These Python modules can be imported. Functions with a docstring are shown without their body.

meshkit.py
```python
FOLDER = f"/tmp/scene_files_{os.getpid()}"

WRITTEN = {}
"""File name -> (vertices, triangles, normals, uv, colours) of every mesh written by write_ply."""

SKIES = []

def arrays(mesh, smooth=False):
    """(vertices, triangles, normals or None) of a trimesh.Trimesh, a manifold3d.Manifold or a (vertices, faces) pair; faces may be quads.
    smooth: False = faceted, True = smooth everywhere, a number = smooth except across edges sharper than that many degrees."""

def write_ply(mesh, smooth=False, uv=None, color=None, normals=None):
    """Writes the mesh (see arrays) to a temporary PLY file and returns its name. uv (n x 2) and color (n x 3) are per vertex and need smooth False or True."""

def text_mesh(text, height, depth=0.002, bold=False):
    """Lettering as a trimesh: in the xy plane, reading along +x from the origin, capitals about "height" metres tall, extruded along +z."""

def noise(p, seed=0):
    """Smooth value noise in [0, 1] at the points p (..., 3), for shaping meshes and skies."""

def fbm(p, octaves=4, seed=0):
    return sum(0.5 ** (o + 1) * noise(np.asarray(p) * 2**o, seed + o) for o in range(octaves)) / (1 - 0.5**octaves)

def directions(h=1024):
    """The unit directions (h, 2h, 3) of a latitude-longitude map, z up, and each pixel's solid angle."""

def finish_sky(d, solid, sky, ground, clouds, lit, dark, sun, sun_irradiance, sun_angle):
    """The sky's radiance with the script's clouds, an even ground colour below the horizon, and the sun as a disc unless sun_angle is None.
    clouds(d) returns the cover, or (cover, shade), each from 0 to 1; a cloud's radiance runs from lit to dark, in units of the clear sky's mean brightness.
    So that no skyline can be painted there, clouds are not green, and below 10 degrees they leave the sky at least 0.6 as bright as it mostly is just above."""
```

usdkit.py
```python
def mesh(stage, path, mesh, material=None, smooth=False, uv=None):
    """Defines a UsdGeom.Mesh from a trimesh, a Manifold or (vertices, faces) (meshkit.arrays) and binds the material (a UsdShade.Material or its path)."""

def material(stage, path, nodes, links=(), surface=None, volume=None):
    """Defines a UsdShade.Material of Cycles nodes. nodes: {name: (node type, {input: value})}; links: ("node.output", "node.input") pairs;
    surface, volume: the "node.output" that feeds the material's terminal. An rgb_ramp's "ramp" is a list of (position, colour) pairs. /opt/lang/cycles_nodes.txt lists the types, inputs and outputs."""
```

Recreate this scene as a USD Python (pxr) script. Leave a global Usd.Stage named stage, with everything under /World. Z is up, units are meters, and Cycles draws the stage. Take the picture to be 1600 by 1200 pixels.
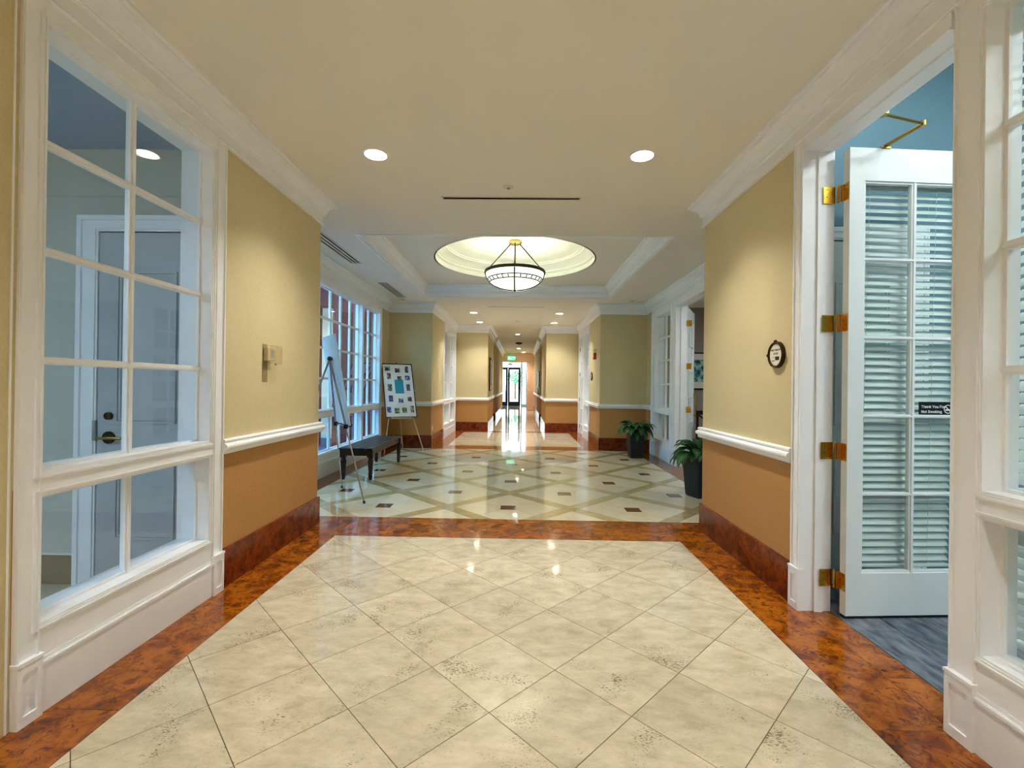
import math, random, numpy as np, trimesh, usdkit, meshkit, manifold3d
from pxr import Usd, UsdGeom, UsdLux, UsdShade, Gf, Sdf
from shapely.geometry import Polygon, box as sbox, Point
from shapely.ops import unary_union
from shapely import affinity
random.seed(7); RNG = np.random.default_rng(7)
stage = Usd.Stage.CreateInMemory()
UsdGeom.SetStageUpAxis(stage, 'Z'); UsdGeom.SetStageMetersPerUnit(stage, 1.0)
stage.SetDefaultPrim(UsdGeom.Xform.Define(stage, '/World').GetPrim())
PI = math.pi

# ---------------------------------------------------------------- camera, sky, exposure
FOCAL_PX, YAW, PITCH, ROLL, EYE = 713.86, -0.0184, 0.0026, 0.0125, 1.3259
EXPOSURE = 1.56
SKY = 0.75           # overcast daylight beyond the far glass doors
CAN = 520.0          # radiance of a warm recessed lamp
BOWL = 0.38; BULB = 50.0
TROFFER = 9.5
WARM = (1.0, 0.955, 0.89); COOL = (0.90, 0.98, 0.98); PEND = (0.98, 1.0, 0.84)
def cam():
    c = UsdGeom.Camera.Define(stage, '/World/camera')
    f = np.array([math.sin(YAW)*math.cos(PITCH), math.cos(YAW)*math.cos(PITCH), math.sin(PITCH)])
    r = np.array([math.cos(YAW), -math.sin(YAW), 0]); u = np.cross(r, f)
    cs, sn = math.cos(ROLL), math.sin(ROLL); r, u = cs*r + sn*u, -sn*r + cs*u
    m = Gf.Matrix4d(*r, 0, *u, 0, *(-f), 0, 0, 0, EYE, 1)
    c.AddTransformOp().Set(m)
    c.CreateHorizontalApertureAttr(36.0); c.CreateVerticalApertureAttr(27.0)
    c.CreateFocalLengthAttr(36.0*FOCAL_PX/1600); c.CreateFStopAttr(0.0); c.CreateExposureAttr(EXPOSURE)
    c.CreateClippingRangeAttr(Gf.Vec2f(0.05, 500))
cam()
dome = UsdLux.DomeLight.Define(stage, '/World/sky'); dome.CreateIntensityAttr(SKY); dome.CreateColorAttr(Gf.Vec3f(0.80, 0.92, 1.0))

# ---------------------------------------------------------------- materials
UsdGeom.Scope.Define(stage, '/World/Looks')
M = {}
def srgb(r, g, b): return tuple((c/255/12.92 if c/255 <= .04045 else ((c/255+.055)/1.055)**2.4) for c in (r, g, b))
def mat(name, nodes, links, surface): M[name] = usdkit.material(stage, '/World/Looks/'+name, nodes, links, surface=surface); return M[name]
def pm(name, col, rough=.5, metal=0., **kw):
    return mat(name, {'p': ('principled_bsdf', dict(base_color=col, roughness=rough, metallic=metal, **kw))}, [], 'p.BSDF')
def noisy(name, c0, c1, scale=8, rough=.5, metal=0., bump=0., bscale=None, detail=4, stretch=(1, 1, 1), lo=.3, hi=.7, **kw):
    n = {'g': ('geometry', {}), 'm': ('mapping', {'scale': stretch}), 'n': ('noise_texture', {'scale': scale, 'detail': detail}),
         'r': ('rgb_ramp', {'ramp': [(lo, c0), (hi, c1)]}), 'p': ('principled_bsdf', dict(roughness=rough, metallic=metal, **kw))}
    l = [('g.position', 'm.vector'), ('m.vector', 'n.vector'), ('n.fac', 'r.fac'), ('r.color', 'p.base_color')]
    if bump:
        n['bn'] = ('noise_texture', {'scale': bscale or scale*4, 'detail': 3}); n['b'] = ('bump', {'strength': bump, 'distance': .002})
        l += [('m.vector', 'bn.vector'), ('bn.fac', 'b.height'), ('b.normal', 'p.normal')]
    return mat(name, n, l, 'p.BSDF')
noisy('wallpaper_upper', srgb(207, 192, 148), srgb(215, 200, 156), 90, .75, bump=.25, bscale=260, stretch=(1, 1, .6))
noisy('wallpaper_lower', srgb(178, 129, 72), srgb(190, 140, 81), 90, .75, bump=.35, bscale=200, stretch=(1, 1, .6))
noisy('ceiling_paint', srgb(240, 235, 223), srgb(242, 237, 225), 3, .8)
noisy('dome_paint', srgb(236, 236, 222), srgb(240, 240, 226), 3, .7)
noisy('trim_paint', srgb(246, 249, 254), srgb(248, 251, 255), 5, .36)
noisy('door_paint', srgb(228, 234, 234), srgb(233, 238, 238), 5, .4)
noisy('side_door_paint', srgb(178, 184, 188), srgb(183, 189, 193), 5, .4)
noisy('office_paint', srgb(96, 129, 142), srgb(100, 133, 146), 60, .8)
noisy('grey_paint', srgb(150, 142, 134), srgb(156, 148, 140), 60, .8)
noisy('taupe_paint', srgb(196, 196, 186), srgb(201, 201, 191), 60, .8)
noisy('cool_ceiling_paint', srgb(140, 168, 198), srgb(144, 172, 202), 20, .85)
noisy('red_paint', srgb(104, 32, 42), srgb(112, 36, 46), 20, .7)
noisy('cream_paint', srgb(240, 226, 198), srgb(244, 230, 203), 20, .75)
noisy('white_paint', srgb(235, 238, 240), srgb(240, 243, 245), 20, .7)
noisy('peach_paint', srgb(244, 196, 160), srgb(248, 202, 166), 8, .45)
# red marble: orange brown with dark veins
def marble(name, a, b, c, rough):
    mat(name, {'g': ('geometry', {}), 'oi': ('object_info', {}), 'ra': ('vector_math', {'math_type': 'scale', 'vector1': (7.3, 3.1, 5.7)}),
        'ad': ('vector_math', {'math_type': 'add'}),
        'n': ('noise_texture', {'scale': 9, 'detail': 8, 'roughness': .62, 'distortion': .7}),
        'r': ('rgb_ramp', {'ramp': [(.30, c), (.44, b), (.56, a), (.72, tuple(min(1, 1.25*x) for x in a))]}),
        'v': ('noise_texture', {'scale': 26, 'detail': 6, 'roughness': .6, 'distortion': 1.6}),
        'vr': ('rgb_ramp', {'ramp': [(.36, (.30, .24, .2)), (.47, (1, 1, 1))]}),
        'x': ('mix_color', {'blend_type': 'multiply', 'fac': .8}), 'p': ('principled_bsdf', {'roughness': rough, 'specular_ior_level': .4})},
        [('oi.random', 'ra.scale'), ('g.position', 'ad.vector1'), ('ra.vector', 'ad.vector2'), ('ad.vector', 'n.vector'), ('ad.vector', 'v.vector'), ('n.fac', 'r.fac'), ('v.fac', 'vr.fac'),
         ('r.color', 'x.a'), ('vr.color', 'x.b'), ('x.result', 'p.base_color')], 'p.BSDF')
marble('red_marble', srgb(156, 88, 18), srgb(128, 63, 10), srgb(82, 38, 5), .09)
marble('red_marble_base', srgb(130, 54, 22), srgb(104, 38, 14), srgb(70, 22, 10), .16)
marble('inset_marble', srgb(120, 70, 40), srgb(104, 58, 32), srgb(84, 44, 26), .09)
def stone(name, a, b, dark, rough, pits=True, var=.13, spec=.55):
    n = {'g': ('geometry', {}), 'oi': ('object_info', {}), 'ra': ('vector_math', {'math_type': 'scale', 'vector1': (9.1, 4.7, 3.3)}), 'ad': ('vector_math', {'math_type': 'add'}),
         'm': ('mapping', {'rotation': (0, 0, .5), 'scale': (1, 1.7, 1)}),
         'n': ('noise_texture', {'scale': 7, 'detail': 10, 'roughness': .7, 'distortion': .25}), 'r': ('rgb_ramp', {'ramp': [(.28, a), (.72, b)]}),
         'pn': ('noise_texture', {'scale': 95, 'detail': 4, 'roughness': .7}), 'pm_': ('noise_texture', {'scale': 4.2, 'detail': 2}),
         'mr': ('map_range', {'from_min': .5, 'from_max': .72, 'to_min': .0, 'to_max': .15, 'clamp': True}),
         'pa': ('math', {'math_type': 'add'}), 'pr': ('rgb_ramp', {'ramp': [(.64, (1, 1, 1)), (.72, dark)]}),
         'x': ('mix_color', {'blend_type': 'multiply', 'fac': .8 if pits else .25}),
         'vr': ('map_range', {'to_min': 1-var, 'to_max': 1.0}), 'tv': ('vector_math', {'math_type': 'scale'}),
         'p': ('principled_bsdf', {'roughness': rough, 'specular_ior_level': spec})}
    l = [('oi.random', 'ra.scale'), ('g.position', 'ad.vector1'), ('ra.vector', 'ad.vector2'), ('ad.vector', 'm.vector'), ('m.vector', 'n.vector'), ('m.vector', 'pn.vector'), ('ad.vector', 'pm_.vector'),
         ('n.fac', 'r.fac'), ('pm_.fac', 'mr.value'), ('pn.fac', 'pa.value1'), ('mr.result', 'pa.value2'), ('pa.value', 'pr.fac'), ('r.color', 'x.a'), ('pr.color', 'x.b'),
         ('oi.random', 'vr.value'), ('x.result', 'tv.vector1'), ('vr.result', 'tv.scale'), ('tv.vector', 'p.base_color')]
    mat(name, n, l, 'p.BSDF')
stone('travertine', srgb(178, 166, 138), srgb(222, 211, 186), srgb(120, 104, 80), .07)
stone('travertine_lobby', srgb(222, 209, 174), srgb(238, 227, 196), srgb(150, 130, 90), .04, False, .10, .8)
stone('olive_marble', srgb(180, 162, 108), srgb(208, 192, 142), srgb(110, 92, 50), .04, True, .2, .8)
noisy('grout', srgb(84, 70, 50), srgb(94, 80, 58), 30, .6)
noisy('carpet_blue', srgb(70, 78, 92), srgb(142, 148, 154), 14, .95, bump=.6, bscale=300, detail=6, stretch=(1.6, .5, 1))
noisy('carpet_blue_dark', srgb(50, 58, 76), srgb(120, 130, 140), 14, .95, bump=.6, bscale=300, detail=6, stretch=(1.6, .5, 1))
noisy('fitness_floor_blue', srgb(52, 78, 128), srgb(72, 98, 148), 14, .6)
noisy('brown_tile', srgb(132, 112, 86), srgb(142, 120, 94), 9, .4)
noisy('tan_tile', srgb(196, 182, 160), srgb(206, 192, 170), 9, .25)
pm('brass', srgb(214, 168, 62), .22, 1.); pm('aged_brass', srgb(150, 128, 72), .35, 1.); pm('bronze', srgb(70, 52, 34), .4, 1.)
pm('dark_bronze', srgb(58, 46, 26), .45, .6); pm('steel', srgb(190, 190, 192), .25, 1.); pm('black_metal', srgb(24, 24, 26), .4, .3)
pm('black_plastic', srgb(20, 20, 22), .45); pm('grey_plastic', srgb(170, 170, 165), .5); pm('white_plastic', srgb(235, 232, 224), .4)
pm('beige_plastic', srgb(206, 190, 156), .45)
noisy('dark_wood', srgb(24, 11, 8), srgb(38, 18, 12), 14, .33, stretch=(6, 1, 6)); noisy('pale_wood', srgb(186, 150, 108), srgb(204, 168, 124), 20, .45, stretch=(1, 1, .2))
mat('foam_board', {'d': ('principled_bsdf', {'base_color': srgb(240, 244, 250), 'roughness': .7}), 't': ('translucent_bsdf', {'color': srgb(240, 246, 250)}), 'x': ('mix_closure', {'fac': .5})}, [('d.BSDF', 'x.closure1'), ('t.BSDF', 'x.closure2')], 'x.closure'); noisy('mat_board', srgb(236, 230, 222), srgb(240, 234, 226), 5, .7)
pm('black_frame', srgb(16, 14, 14), .35); pm('teal_paper', srgb(22, 148, 166), .6); pm('sign_ivory', srgb(232, 224, 204), .45); pm('sign_ink', srgb(70, 62, 52), .6)
pm('sticker_black', srgb(12, 12, 14), .35); pm('sticker_white', srgb(235, 235, 235), .5); pm('alarm_red', srgb(178, 24, 20), .35)
pm('slot_black', srgb(14, 12, 12), .8); pm('vent_white', srgb(222, 212, 194), .5); pm('pot_dark', srgb(15, 14, 14), .5); noisy('soil', srgb(40, 28, 18), srgb(60, 44, 30), 60, .95)
noisy('blind_slat', srgb(226, 236, 230), srgb(232, 240, 235), 12, .4); pm('cord_white', srgb(215, 220, 215), .8)
pm('dark_green_metal', srgb(20, 42, 46), .4, .4); pm('deck_blue', srgb(50, 90, 170), .5); pm('cushion_tan', srgb(140, 120, 96), .9)
noisy('paving', srgb(190, 190, 186), srgb(205, 205, 200), 4, .9); noisy('bark', srgb(84, 70, 54), srgb(104, 88, 70), 12, .9)
noisy('ball_pink', srgb(216, 160, 150), srgb(222, 168, 158), 4, .4)
pm('acrylic_edge', srgb(210, 200, 170), .2)
def emis(name, col, s): return mat(name, {'e': ('emission', {'color': col, 'strength': s})}, [], 'e.emission')
emis('lamp_warm', WARM, CAN); emis('lamp_cool', COOL, TROFFER); emis('bulb_glow', PEND, BULB); emis('exit_green', (.03, .75, .28), .55); emis('exit_white', (.75, 1.0, .85), .9)
emis('lamp_fitness', (.95, .97, 1.0), 30.0)
mat('bowl_glass', {'p': ('principled_bsdf', {'base_color': (.9, .88, .78), 'roughness': .3, 'emission_color': PEND, 'emission_strength': BOWL})}, [], 'p.BSDF')
def panemat(name, tint, rough, f0=.04):
    "clear pane: transparent mixed with a mirror by Schlick's law on either face (a plain fresnel node would mirror totally on the way out)"
    mat(name, {'t': ('transparent_bsdf', {'color': tint}), 'g': ('glossy_bsdf', {'color': (1, 1, 1), 'roughness': rough}), 'ge': ('geometry', {}), 'd': ('vector_math', {'math_type': 'dot_product'}),
        'a': ('math', {'math_type': 'absolute'}), 's': ('math', {'math_type': 'subtract', 'value1': 1.0}), 'p': ('math', {'math_type': 'power', 'value2': 5.0}),
        'm': ('math', {'math_type': 'multiply_add', 'value2': 1-f0, 'value3': f0}), 'x': ('mix_closure', {})},
        [('ge.incoming', 'd.vector1'), ('ge.normal', 'd.vector2'), ('d.value', 'a.value1'), ('a.value', 's.value2'), ('s.value', 'p.value1'), ('p.value', 'm.value1'), ('m.value', 'x.fac'),
         ('t.BSDF', 'x.closure1'), ('g.BSDF', 'x.closure2')], 'x.closure')
panemat('pane_glass', (.95, .975, .975), .0); panemat('clear_acrylic', (.985, .975, .95), .05, .03)
def leafmat(name, edge, mid):
    mat(name, {'uv': ('texture_coordinate', {}), 's': ('separate_xyz', {}), 'm': ('math', {'math_type': 'subtract', 'value2': .5}), 'a': ('math', {'math_type': 'absolute'}),
        'g': ('geometry', {}), 'n': ('noise_texture', {'scale': 45, 'detail': 3}), 'w': ('math', {'math_type': 'multiply_add', 'value2': .35}),
        'r': ('rgb_ramp', {'ramp': [(.13, mid), (.30, edge)]}), 'p': ('principled_bsdf', {'roughness': .32}), 'tl': ('translucent_bsdf', {'color': mid}), 'x': ('mix_closure', {'fac': .15})},
        [('uv.UV', 's.vector'), ('s.x', 'm.value1'), ('m.value', 'a.value1'), ('g.position', 'n.vector'), ('n.fac', 'w.value1'), ('a.value', 'w.value3'), ('w.value', 'r.fac'), ('r.color', 'p.base_color'), ('p.BSDF', 'x.closure1'), ('tl.BSDF', 'x.closure2')], 'x.closure')
leafmat('leaf_green', srgb(44, 104, 48), srgb(142, 184, 124)); leafmat('leaf_dark', srgb(34, 84, 40), srgb(104, 156, 96))
noisy('bush_leaf', srgb(40, 120, 80), srgb(90, 170, 120), 4, .6)
def printmat(name, cols, scale, seed):
    n = {'g': ('geometry', {}), 'm': ('mapping', {'location': (seed, seed*1.7, seed*.6)}), 'n': ('noise_texture', {'scale': scale, 'detail': 3}), 'p': ('principled_bsdf', {'roughness': .4})}
    k = len(cols); n['r'] = ('rgb_ramp', {'ramp': [(.32+.36*i/k, c) for i, c in enumerate(cols)], 'interpolate': False})
    mat(name, n, [('g.position', 'm.vector'), ('m.vector', 'n.vector'), ('n.fac', 'r.fac'), ('r.color', 'p.base_color')], 'p.BSDF')
PAL = [[(20, 18, 18), (120, 112, 100), (200, 195, 185)], [(18, 16, 18), (60, 40, 44), (150, 120, 126)], [(70, 26, 24), (130, 60, 50), (190, 160, 140)],
       [(26, 44, 96), (70, 96, 150), (170, 186, 206)], [(30, 36, 40), (96, 104, 96), (190, 190, 186)], [(50, 40, 90), (110, 90, 120), (40, 60, 110)],
       [(34, 60, 30), (90, 120, 50), (190, 180, 150)], [(24, 30, 60), (150, 60, 70), (200, 196, 200)]]
for i, p in enumerate(PAL): printmat('photo_%d' % i, [srgb(*c) for c in p], 22, 3.3*i+1)
printmat('teal_art', [srgb(20, 60, 66), srgb(40, 120, 128), srgb(120, 180, 176), srgb(190, 210, 200)], 9, 4.2)
printmat('small_art', [srgb(150, 150, 140), srgb(190, 190, 180), srgb(120, 130, 130)], 9, 2.2)

# ---------------------------------------------------------------- helpers
USED = {}
def numbered(parent, name):
    k = (parent, name); n = USED.get(k, 0); USED[k] = n+1
    return '%s/%s' % (parent, name if n == 0 else '%s_%03d' % (name, n))
def path(p): return '/World' if p is None else str(p.GetPath())
def tag(p, label=None, cat=None, group=None, kind=None):
    for k, v in (('label', label), ('category', cat), ('group', group), ('kind', kind)):
        if v: p.SetCustomDataByKey(k, v)
    return p
def obj(name, mesh, m, parent=None, smooth=False, uv=None, label=None):
    if isinstance(mesh, list): mesh = trimesh.util.concatenate(mesh)
    p = usdkit.mesh(stage, numbered(path(parent), name), mesh, M[m], smooth=smooth, uv=uv).GetPrim()
    if label: p.SetCustomDataByKey('label', label)
    return p
def thing(name, label, cat, loc=(0, 0, 0), rz=0, group=None, kind=None, rx=0, ry=0):
    x = UsdGeom.Xform.Define(stage, numbered('/World', name))
    x.AddTranslateOp().Set(Gf.Vec3d(*map(float, loc)))
    if rz: x.AddRotateZOp().Set(float(rz))
    if ry: x.AddRotateYOp().Set(float(ry))
    if rx: x.AddRotateXOp().Set(float(rx))
    return tag(x.GetPrim(), label, cat, group, kind)
def dup(src, loc, label, rz=0, group=None):
    name = src.GetName()
    x = UsdGeom.Xform.Define(stage, numbered('/World', name)); p = x.GetPrim()
    p.GetReferences().AddInternalReference(src.GetPath()); p.SetInstanceable(True)
    x.ClearXformOpOrder(); x.AddTranslateOp().Set(Gf.Vec3d(*map(float, loc)))
    if rz: x.AddRotateZOp().Set(float(rz))
    return tag(p, label, src.GetCustomDataByKey('category'), group or src.GetCustomDataByKey('group'))
def one(name, mesh, m, label, cat, group=None, kind=None, smooth=False): return tag(obj(name, mesh, m, None, smooth), label, cat, group, kind)
def bx(x0, x1, y0, y1, z0, z1):
    b = trimesh.creation.box([abs(x1-x0), abs(y1-y0), abs(z1-z0)]); b.apply_translation([(x0+x1)/2, (y0+y1)/2, (z0+z1)/2]); return b
def bev(x0, x1, y0, y1, z0, z1, c=.004):
    "a box with every edge chamfered"
    x0, x1 = sorted((x0, x1)); y0, y1 = sorted((y0, y1)); z0, z1 = sorted((z0, z1)); c = min(c, (x1-x0)/3, (y1-y0)/3, (z1-z0)/3)
    pts = []
    for sx, x in ((1, x0), (-1, x1)):
        for sy, y in ((1, y0), (-1, y1)):
            for sz, z in ((1, z0), (-1, z1)): pts += [(x, y+sy*c, z+sz*c), (x+sx*c, y, z+sz*c), (x+sx*c, y+sy*c, z)]
    return trimesh.convex.convex_hull(np.array(pts))
def cyl(a, b, r, n=16, r2=None):
    a, b = np.array(a, float), np.array(b, float); d = b-a; L = np.linalg.norm(d)
    prof = [(0, 0), (r, 0), (r if r2 is None else r2, L), (0, L)]
    m = trimesh.creation.revolve(np.array(prof), sections=n); m.apply_transform(trimesh.geometry.align_vectors([0, 0, 1], d/L)); m.apply_translation(a); return m
def lathe(prof, n=32, loc=(0, 0, 0)):
    m = trimesh.creation.revolve(np.array(prof, float), sections=n); m.apply_translation(loc); return m
def fuse(ms):
    "boolean union, so that no two faces of a moulding lie in one plane on top of each other"
    out = []
    for m in ms:
        m = m.copy(); m.merge_vertices()
        out.append(manifold3d.Manifold(manifold3d.Mesh(np.asarray(m.vertices, np.float32), np.asarray(m.faces, np.uint32))))
    if any(o.is_empty() for o in out): return trimesh.util.concatenate(ms)
    r = manifold3d.Manifold.batch_boolean(out, manifold3d.OpType.Add).to_mesh()
    return trimesh.Trimesh(np.array(r.vert_properties[:, :3], float), np.array(r.tri_verts), process=False)
def tube(pts, r, n=8):
    p = np.asarray(pts, float); t = np.gradient(p, axis=0); t /= np.linalg.norm(t, axis=1, keepdims=True)
    a = np.cross(t, [0, 0, 1.]); bad = np.linalg.norm(a, axis=1) < .1
    if bad.any(): a[bad] = np.cross(t[bad], [1., 0, 0])
    a /= np.linalg.norm(a, axis=1, keepdims=True); b = np.cross(t, a); ang = np.arange(n)*2*PI/n
    v = (p[:, None]+r*(np.cos(ang)[None, :, None]*a[:, None]+np.sin(ang)[None, :, None]*b[:, None])).reshape(-1, 3); f = []
    for i in range(len(p)-1):
        for j in range(n): q = [i*n+j, i*n+(j+1) % n, (i+1)*n+(j+1) % n, (i+1)*n+j]; f += [[q[0], q[1], q[2]], [q[0], q[2], q[3]]]
    k = len(v); v = np.vstack([v, p[0], p[-1]])
    for j in range(n): f += [[k, (j+1) % n, j], [k+1, (len(p)-1)*n+j, (len(p)-1)*n+(j+1) % n]]
    m = trimesh.Trimesh(v, f, process=False); m.fix_normals(); return m
def extr(poly, h):
    gs = [g for g in getattr(poly, 'geoms', [poly]) if g.area > 1e-7]
    return trimesh.util.concatenate([trimesh.creation.extrude_polygon(g, h, engine='earcut') for g in gs])
def plate(poly, z0, z1): m = extr(poly, z1-z0); m.apply_translation([0, 0, z0]); return m
def wallx(poly, x0, x1):
    "polygon in (y, z) extruded along x"
    m = extr(poly, x1-x0); T = np.eye(4); T[:3, :3] = np.array([[0, 0, 1], [1, 0, 0], [0, 1, 0]]); m.apply_transform(T); m.apply_translation([x0, 0, 0]); return m
def wally(poly, y0, y1):
    "polygon in (x, z) extruded along y"
    m = extr(poly, y1-y0); T = np.eye(4); T[:3, :3] = np.array([[1, 0, 0], [0, 0, -1], [0, 1, 0]]); m.apply_transform(T); m.apply_translation([0, y1, 0]); return m
def sweep(prof, pts, side=1, closed=False):
    "profile (offset, z) swept with mitres along a plan polyline; positive offset lies to the left (side=1) or right (side=-1)"
    P = np.array(pts, float); n = len(P); rings = []
    segs = [(P[(i+1) % n]-P[i]) for i in range(n if closed else n-1)]
    nr = [np.array([-s[1], s[0]])/np.linalg.norm(s)*side for s in segs]
    for i in range(n):
        if closed: a, b = nr[i-1], nr[i]
        else: a, b = nr[max(i-1, 0)], nr[min(i, n-2)]
        m = (a+b)/(1+a@b)
        rings.append([(P[i][0]+o*m[0], P[i][1]+o*m[1], z) for o, z in prof])
    v = np.array(rings).reshape(-1, 3); k = len(prof); f = []
    for i in range(n if closed else n-1):
        j = (i+1) % n
        for q in range(k):
            r = (q+1) % k; f += [[i*k+q, j*k+q, j*k+r], [i*k+q, j*k+r, i*k+r]]
    m = trimesh.Trimesh(v, f, process=False)
    if not closed:
        tri = trimesh.creation.triangulate_polygon(Polygon(prof), engine='earcut')
        lut = [int(np.argmin(np.abs(np.array(prof)-p).sum(1))) for p in tri[0]]
        c = [[lut[a] for a in t] for t in tri[1]]; f2 = f+[t for t in c]+[[(n-1)*k+a for a in t[::-1]] for t in c]
        m = trimesh.Trimesh(v, f2, process=False)
    m.fix_normals(); return m
def frame(x0, x1, z0, z1, w, layers, axis_fn):
    "rectangular picture-frame moulding: layers (inset width, depth a, depth b)"
    out = []
    for a, b, d0, d1 in layers: out.append(axis_fn(sbox(x0+a, z0+a, x1-a, z1-a).difference(sbox(x0+b, z0+b, x1-b, z1-b)), d0, d1))
    return trimesh.util.concatenate(out)

# ---------------------------------------------------------------- plan
XL, XR, LL, LR = -1.905, 1.70, -2.77, 2.62          # corridor and lobby wall faces
Y1, Y2, Y3 = 4.28, 9.57, 13.17                      # lobby near, lobby far, narrow corridor start
CL, CR, NL, NR = -1.87, 1.66, -0.945, 0.732
YN, YR, YE, YD = 15.9, 17.3, 24.3, 29.5
ZC, ZT, ZD = 3.04, 3.245, 3.555
BACK = -3.0
CH = .905                                            # split of the wallpapers
def wall(name, label, fn, a, b, d0, d1, holes=(), z1=ZC, upper='wallpaper_upper', lower='wallpaper_lower', split=CH):
    w = thing(name, label, 'wall', kind='structure'); full = sbox(a, 0, b, z1)
    for h in holes: full = full.difference(sbox(*h))
    for nm, lo, hi, m in (('lower_panel', 0, split, lower), ('upper_panel', split, z1, upper)):
        part = full.intersection(sbox(a-1, lo, b+1, hi))
        if part.area > 1e-6: obj(nm, fn(part, d0, d1), m, w)
    return w
TB = [(0, .0), (0, .25), (.016, .25), (.018, .246), (.018, 0)]                                # marble base
RAIL = [(0, .862), (.022, .862), (.03, .868), (.034, .878), (.034, .886), (.044, .893), (.05, .904), (.05, .914), (.044, .924), (.034, .93), (.03, .935), (.036, .941), (.036, .95), (.028, .957), (0, .957)]
CROWN = [(0, -.218), (.026, -.218), (.03, -.213), (.026, -.206), (.018, -.202), (.016, -.135), (.03, -.13), (.034, -.122), (.03, -.114), (.04, -.108), (.044, -.09), (.052, -.072), (.064, -.056), (.08, -.044), (.096, -.038), (.1, -.03), (.1, -.022), (.12, -.018), (.12, 0), (0, 0)]
CROWNZ = [(o, z+ZC) for o, z in CROWN]
def segs_without(pts, side, holes):
    return [(pts, side)]

# walls -----------------------------------------------------------
W1 = (1.735, .0, 2.82, 2.79)        # left window unit (y0, z0, y1, z1) in the corridor's left wall
w_ = wall('wall_left', 'beige and tan papered corridor wall with the clear thermostat guard', wallx, BACK, Y1, XL-.18, XL, [W1])
obj('corner_panel', bx(XL-.01, XL+.003, 1.30, 1.680, 0, 2.82), 'wallpaper_upper', w_)
wall('wall_left', 'papered return wall where the corridor opens left into the lobby', wally, LL-.2, XL-.18, Y1-.2, Y1)
wall('wall_left', 'lobby wall around the fitness room windows', wallx, Y1, Y2+.2, LL-.12, LL, [(4.93, 0, 8.94, 2.77)])
wall('wall_left', 'olive papered lobby end wall behind the photo easel', wally, LL, CL, Y2, Y2+.2)
wall('wall_left', 'second corridor left wall with window units and small outlet', wallx, Y2+.2, Y3, CL-.2, CL, [(11.04, 0, 12.98, 2.77)])
wall('wall_left', 'left pier wall at the start of the narrow corridor', wally, CL-.2, NL, Y3, Y3+.3)
wall('wall_left', 'narrow corridor left wall with a tall framed picture', wallx, Y3+.3, YN, NL-.3, NL)
wall('wall_left', 'shallow recess wall in the narrow corridor left side', wallx, YN, YR, NL-.6, NL-.3)
wall('wall_left', 'far narrow corridor left wall', wallx, YR, YE, NL-.3, NL)
wall('wall_right', 'papered corridor wall bearing the round room sign', wallx, BACK, Y1, XR, XR+.17, [(.70, 0, 2.80, 2.79)])
wall('wall_right', 'papered return wall where the corridor opens right into the lobby', wally, XR+.17, LR+.2, Y1-.2, Y1)
wall('wall_right', 'lobby right wall around the double doorway', wallx, Y1, Y2+.2, LR, LR+.2, [(4.80, 0, 9.05, 2.77)])
wall('wall_right', 'olive papered lobby end wall behind the potted plant', wally, CR, LR, Y2, Y2+.2)
wall('wall_right', 'second corridor right wall with the red fire alarm', wallx, Y2+.2, Y3, CR, CR+.2, [(11.04, 0, 13.05, 2.77)])
wall('wall_right', 'right pier wall at the start of the narrow corridor', wally, NR, CR+.2, Y3, Y3+.3)
wall('wall_right', 'narrow corridor right wall nearest the pier', wallx, Y3+.3, YN, NR, NR+.3)
wall('wall_right', 'shallow recess wall in the narrow corridor right side', wallx, YN, YR, NR+.3, NR+.6)
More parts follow.
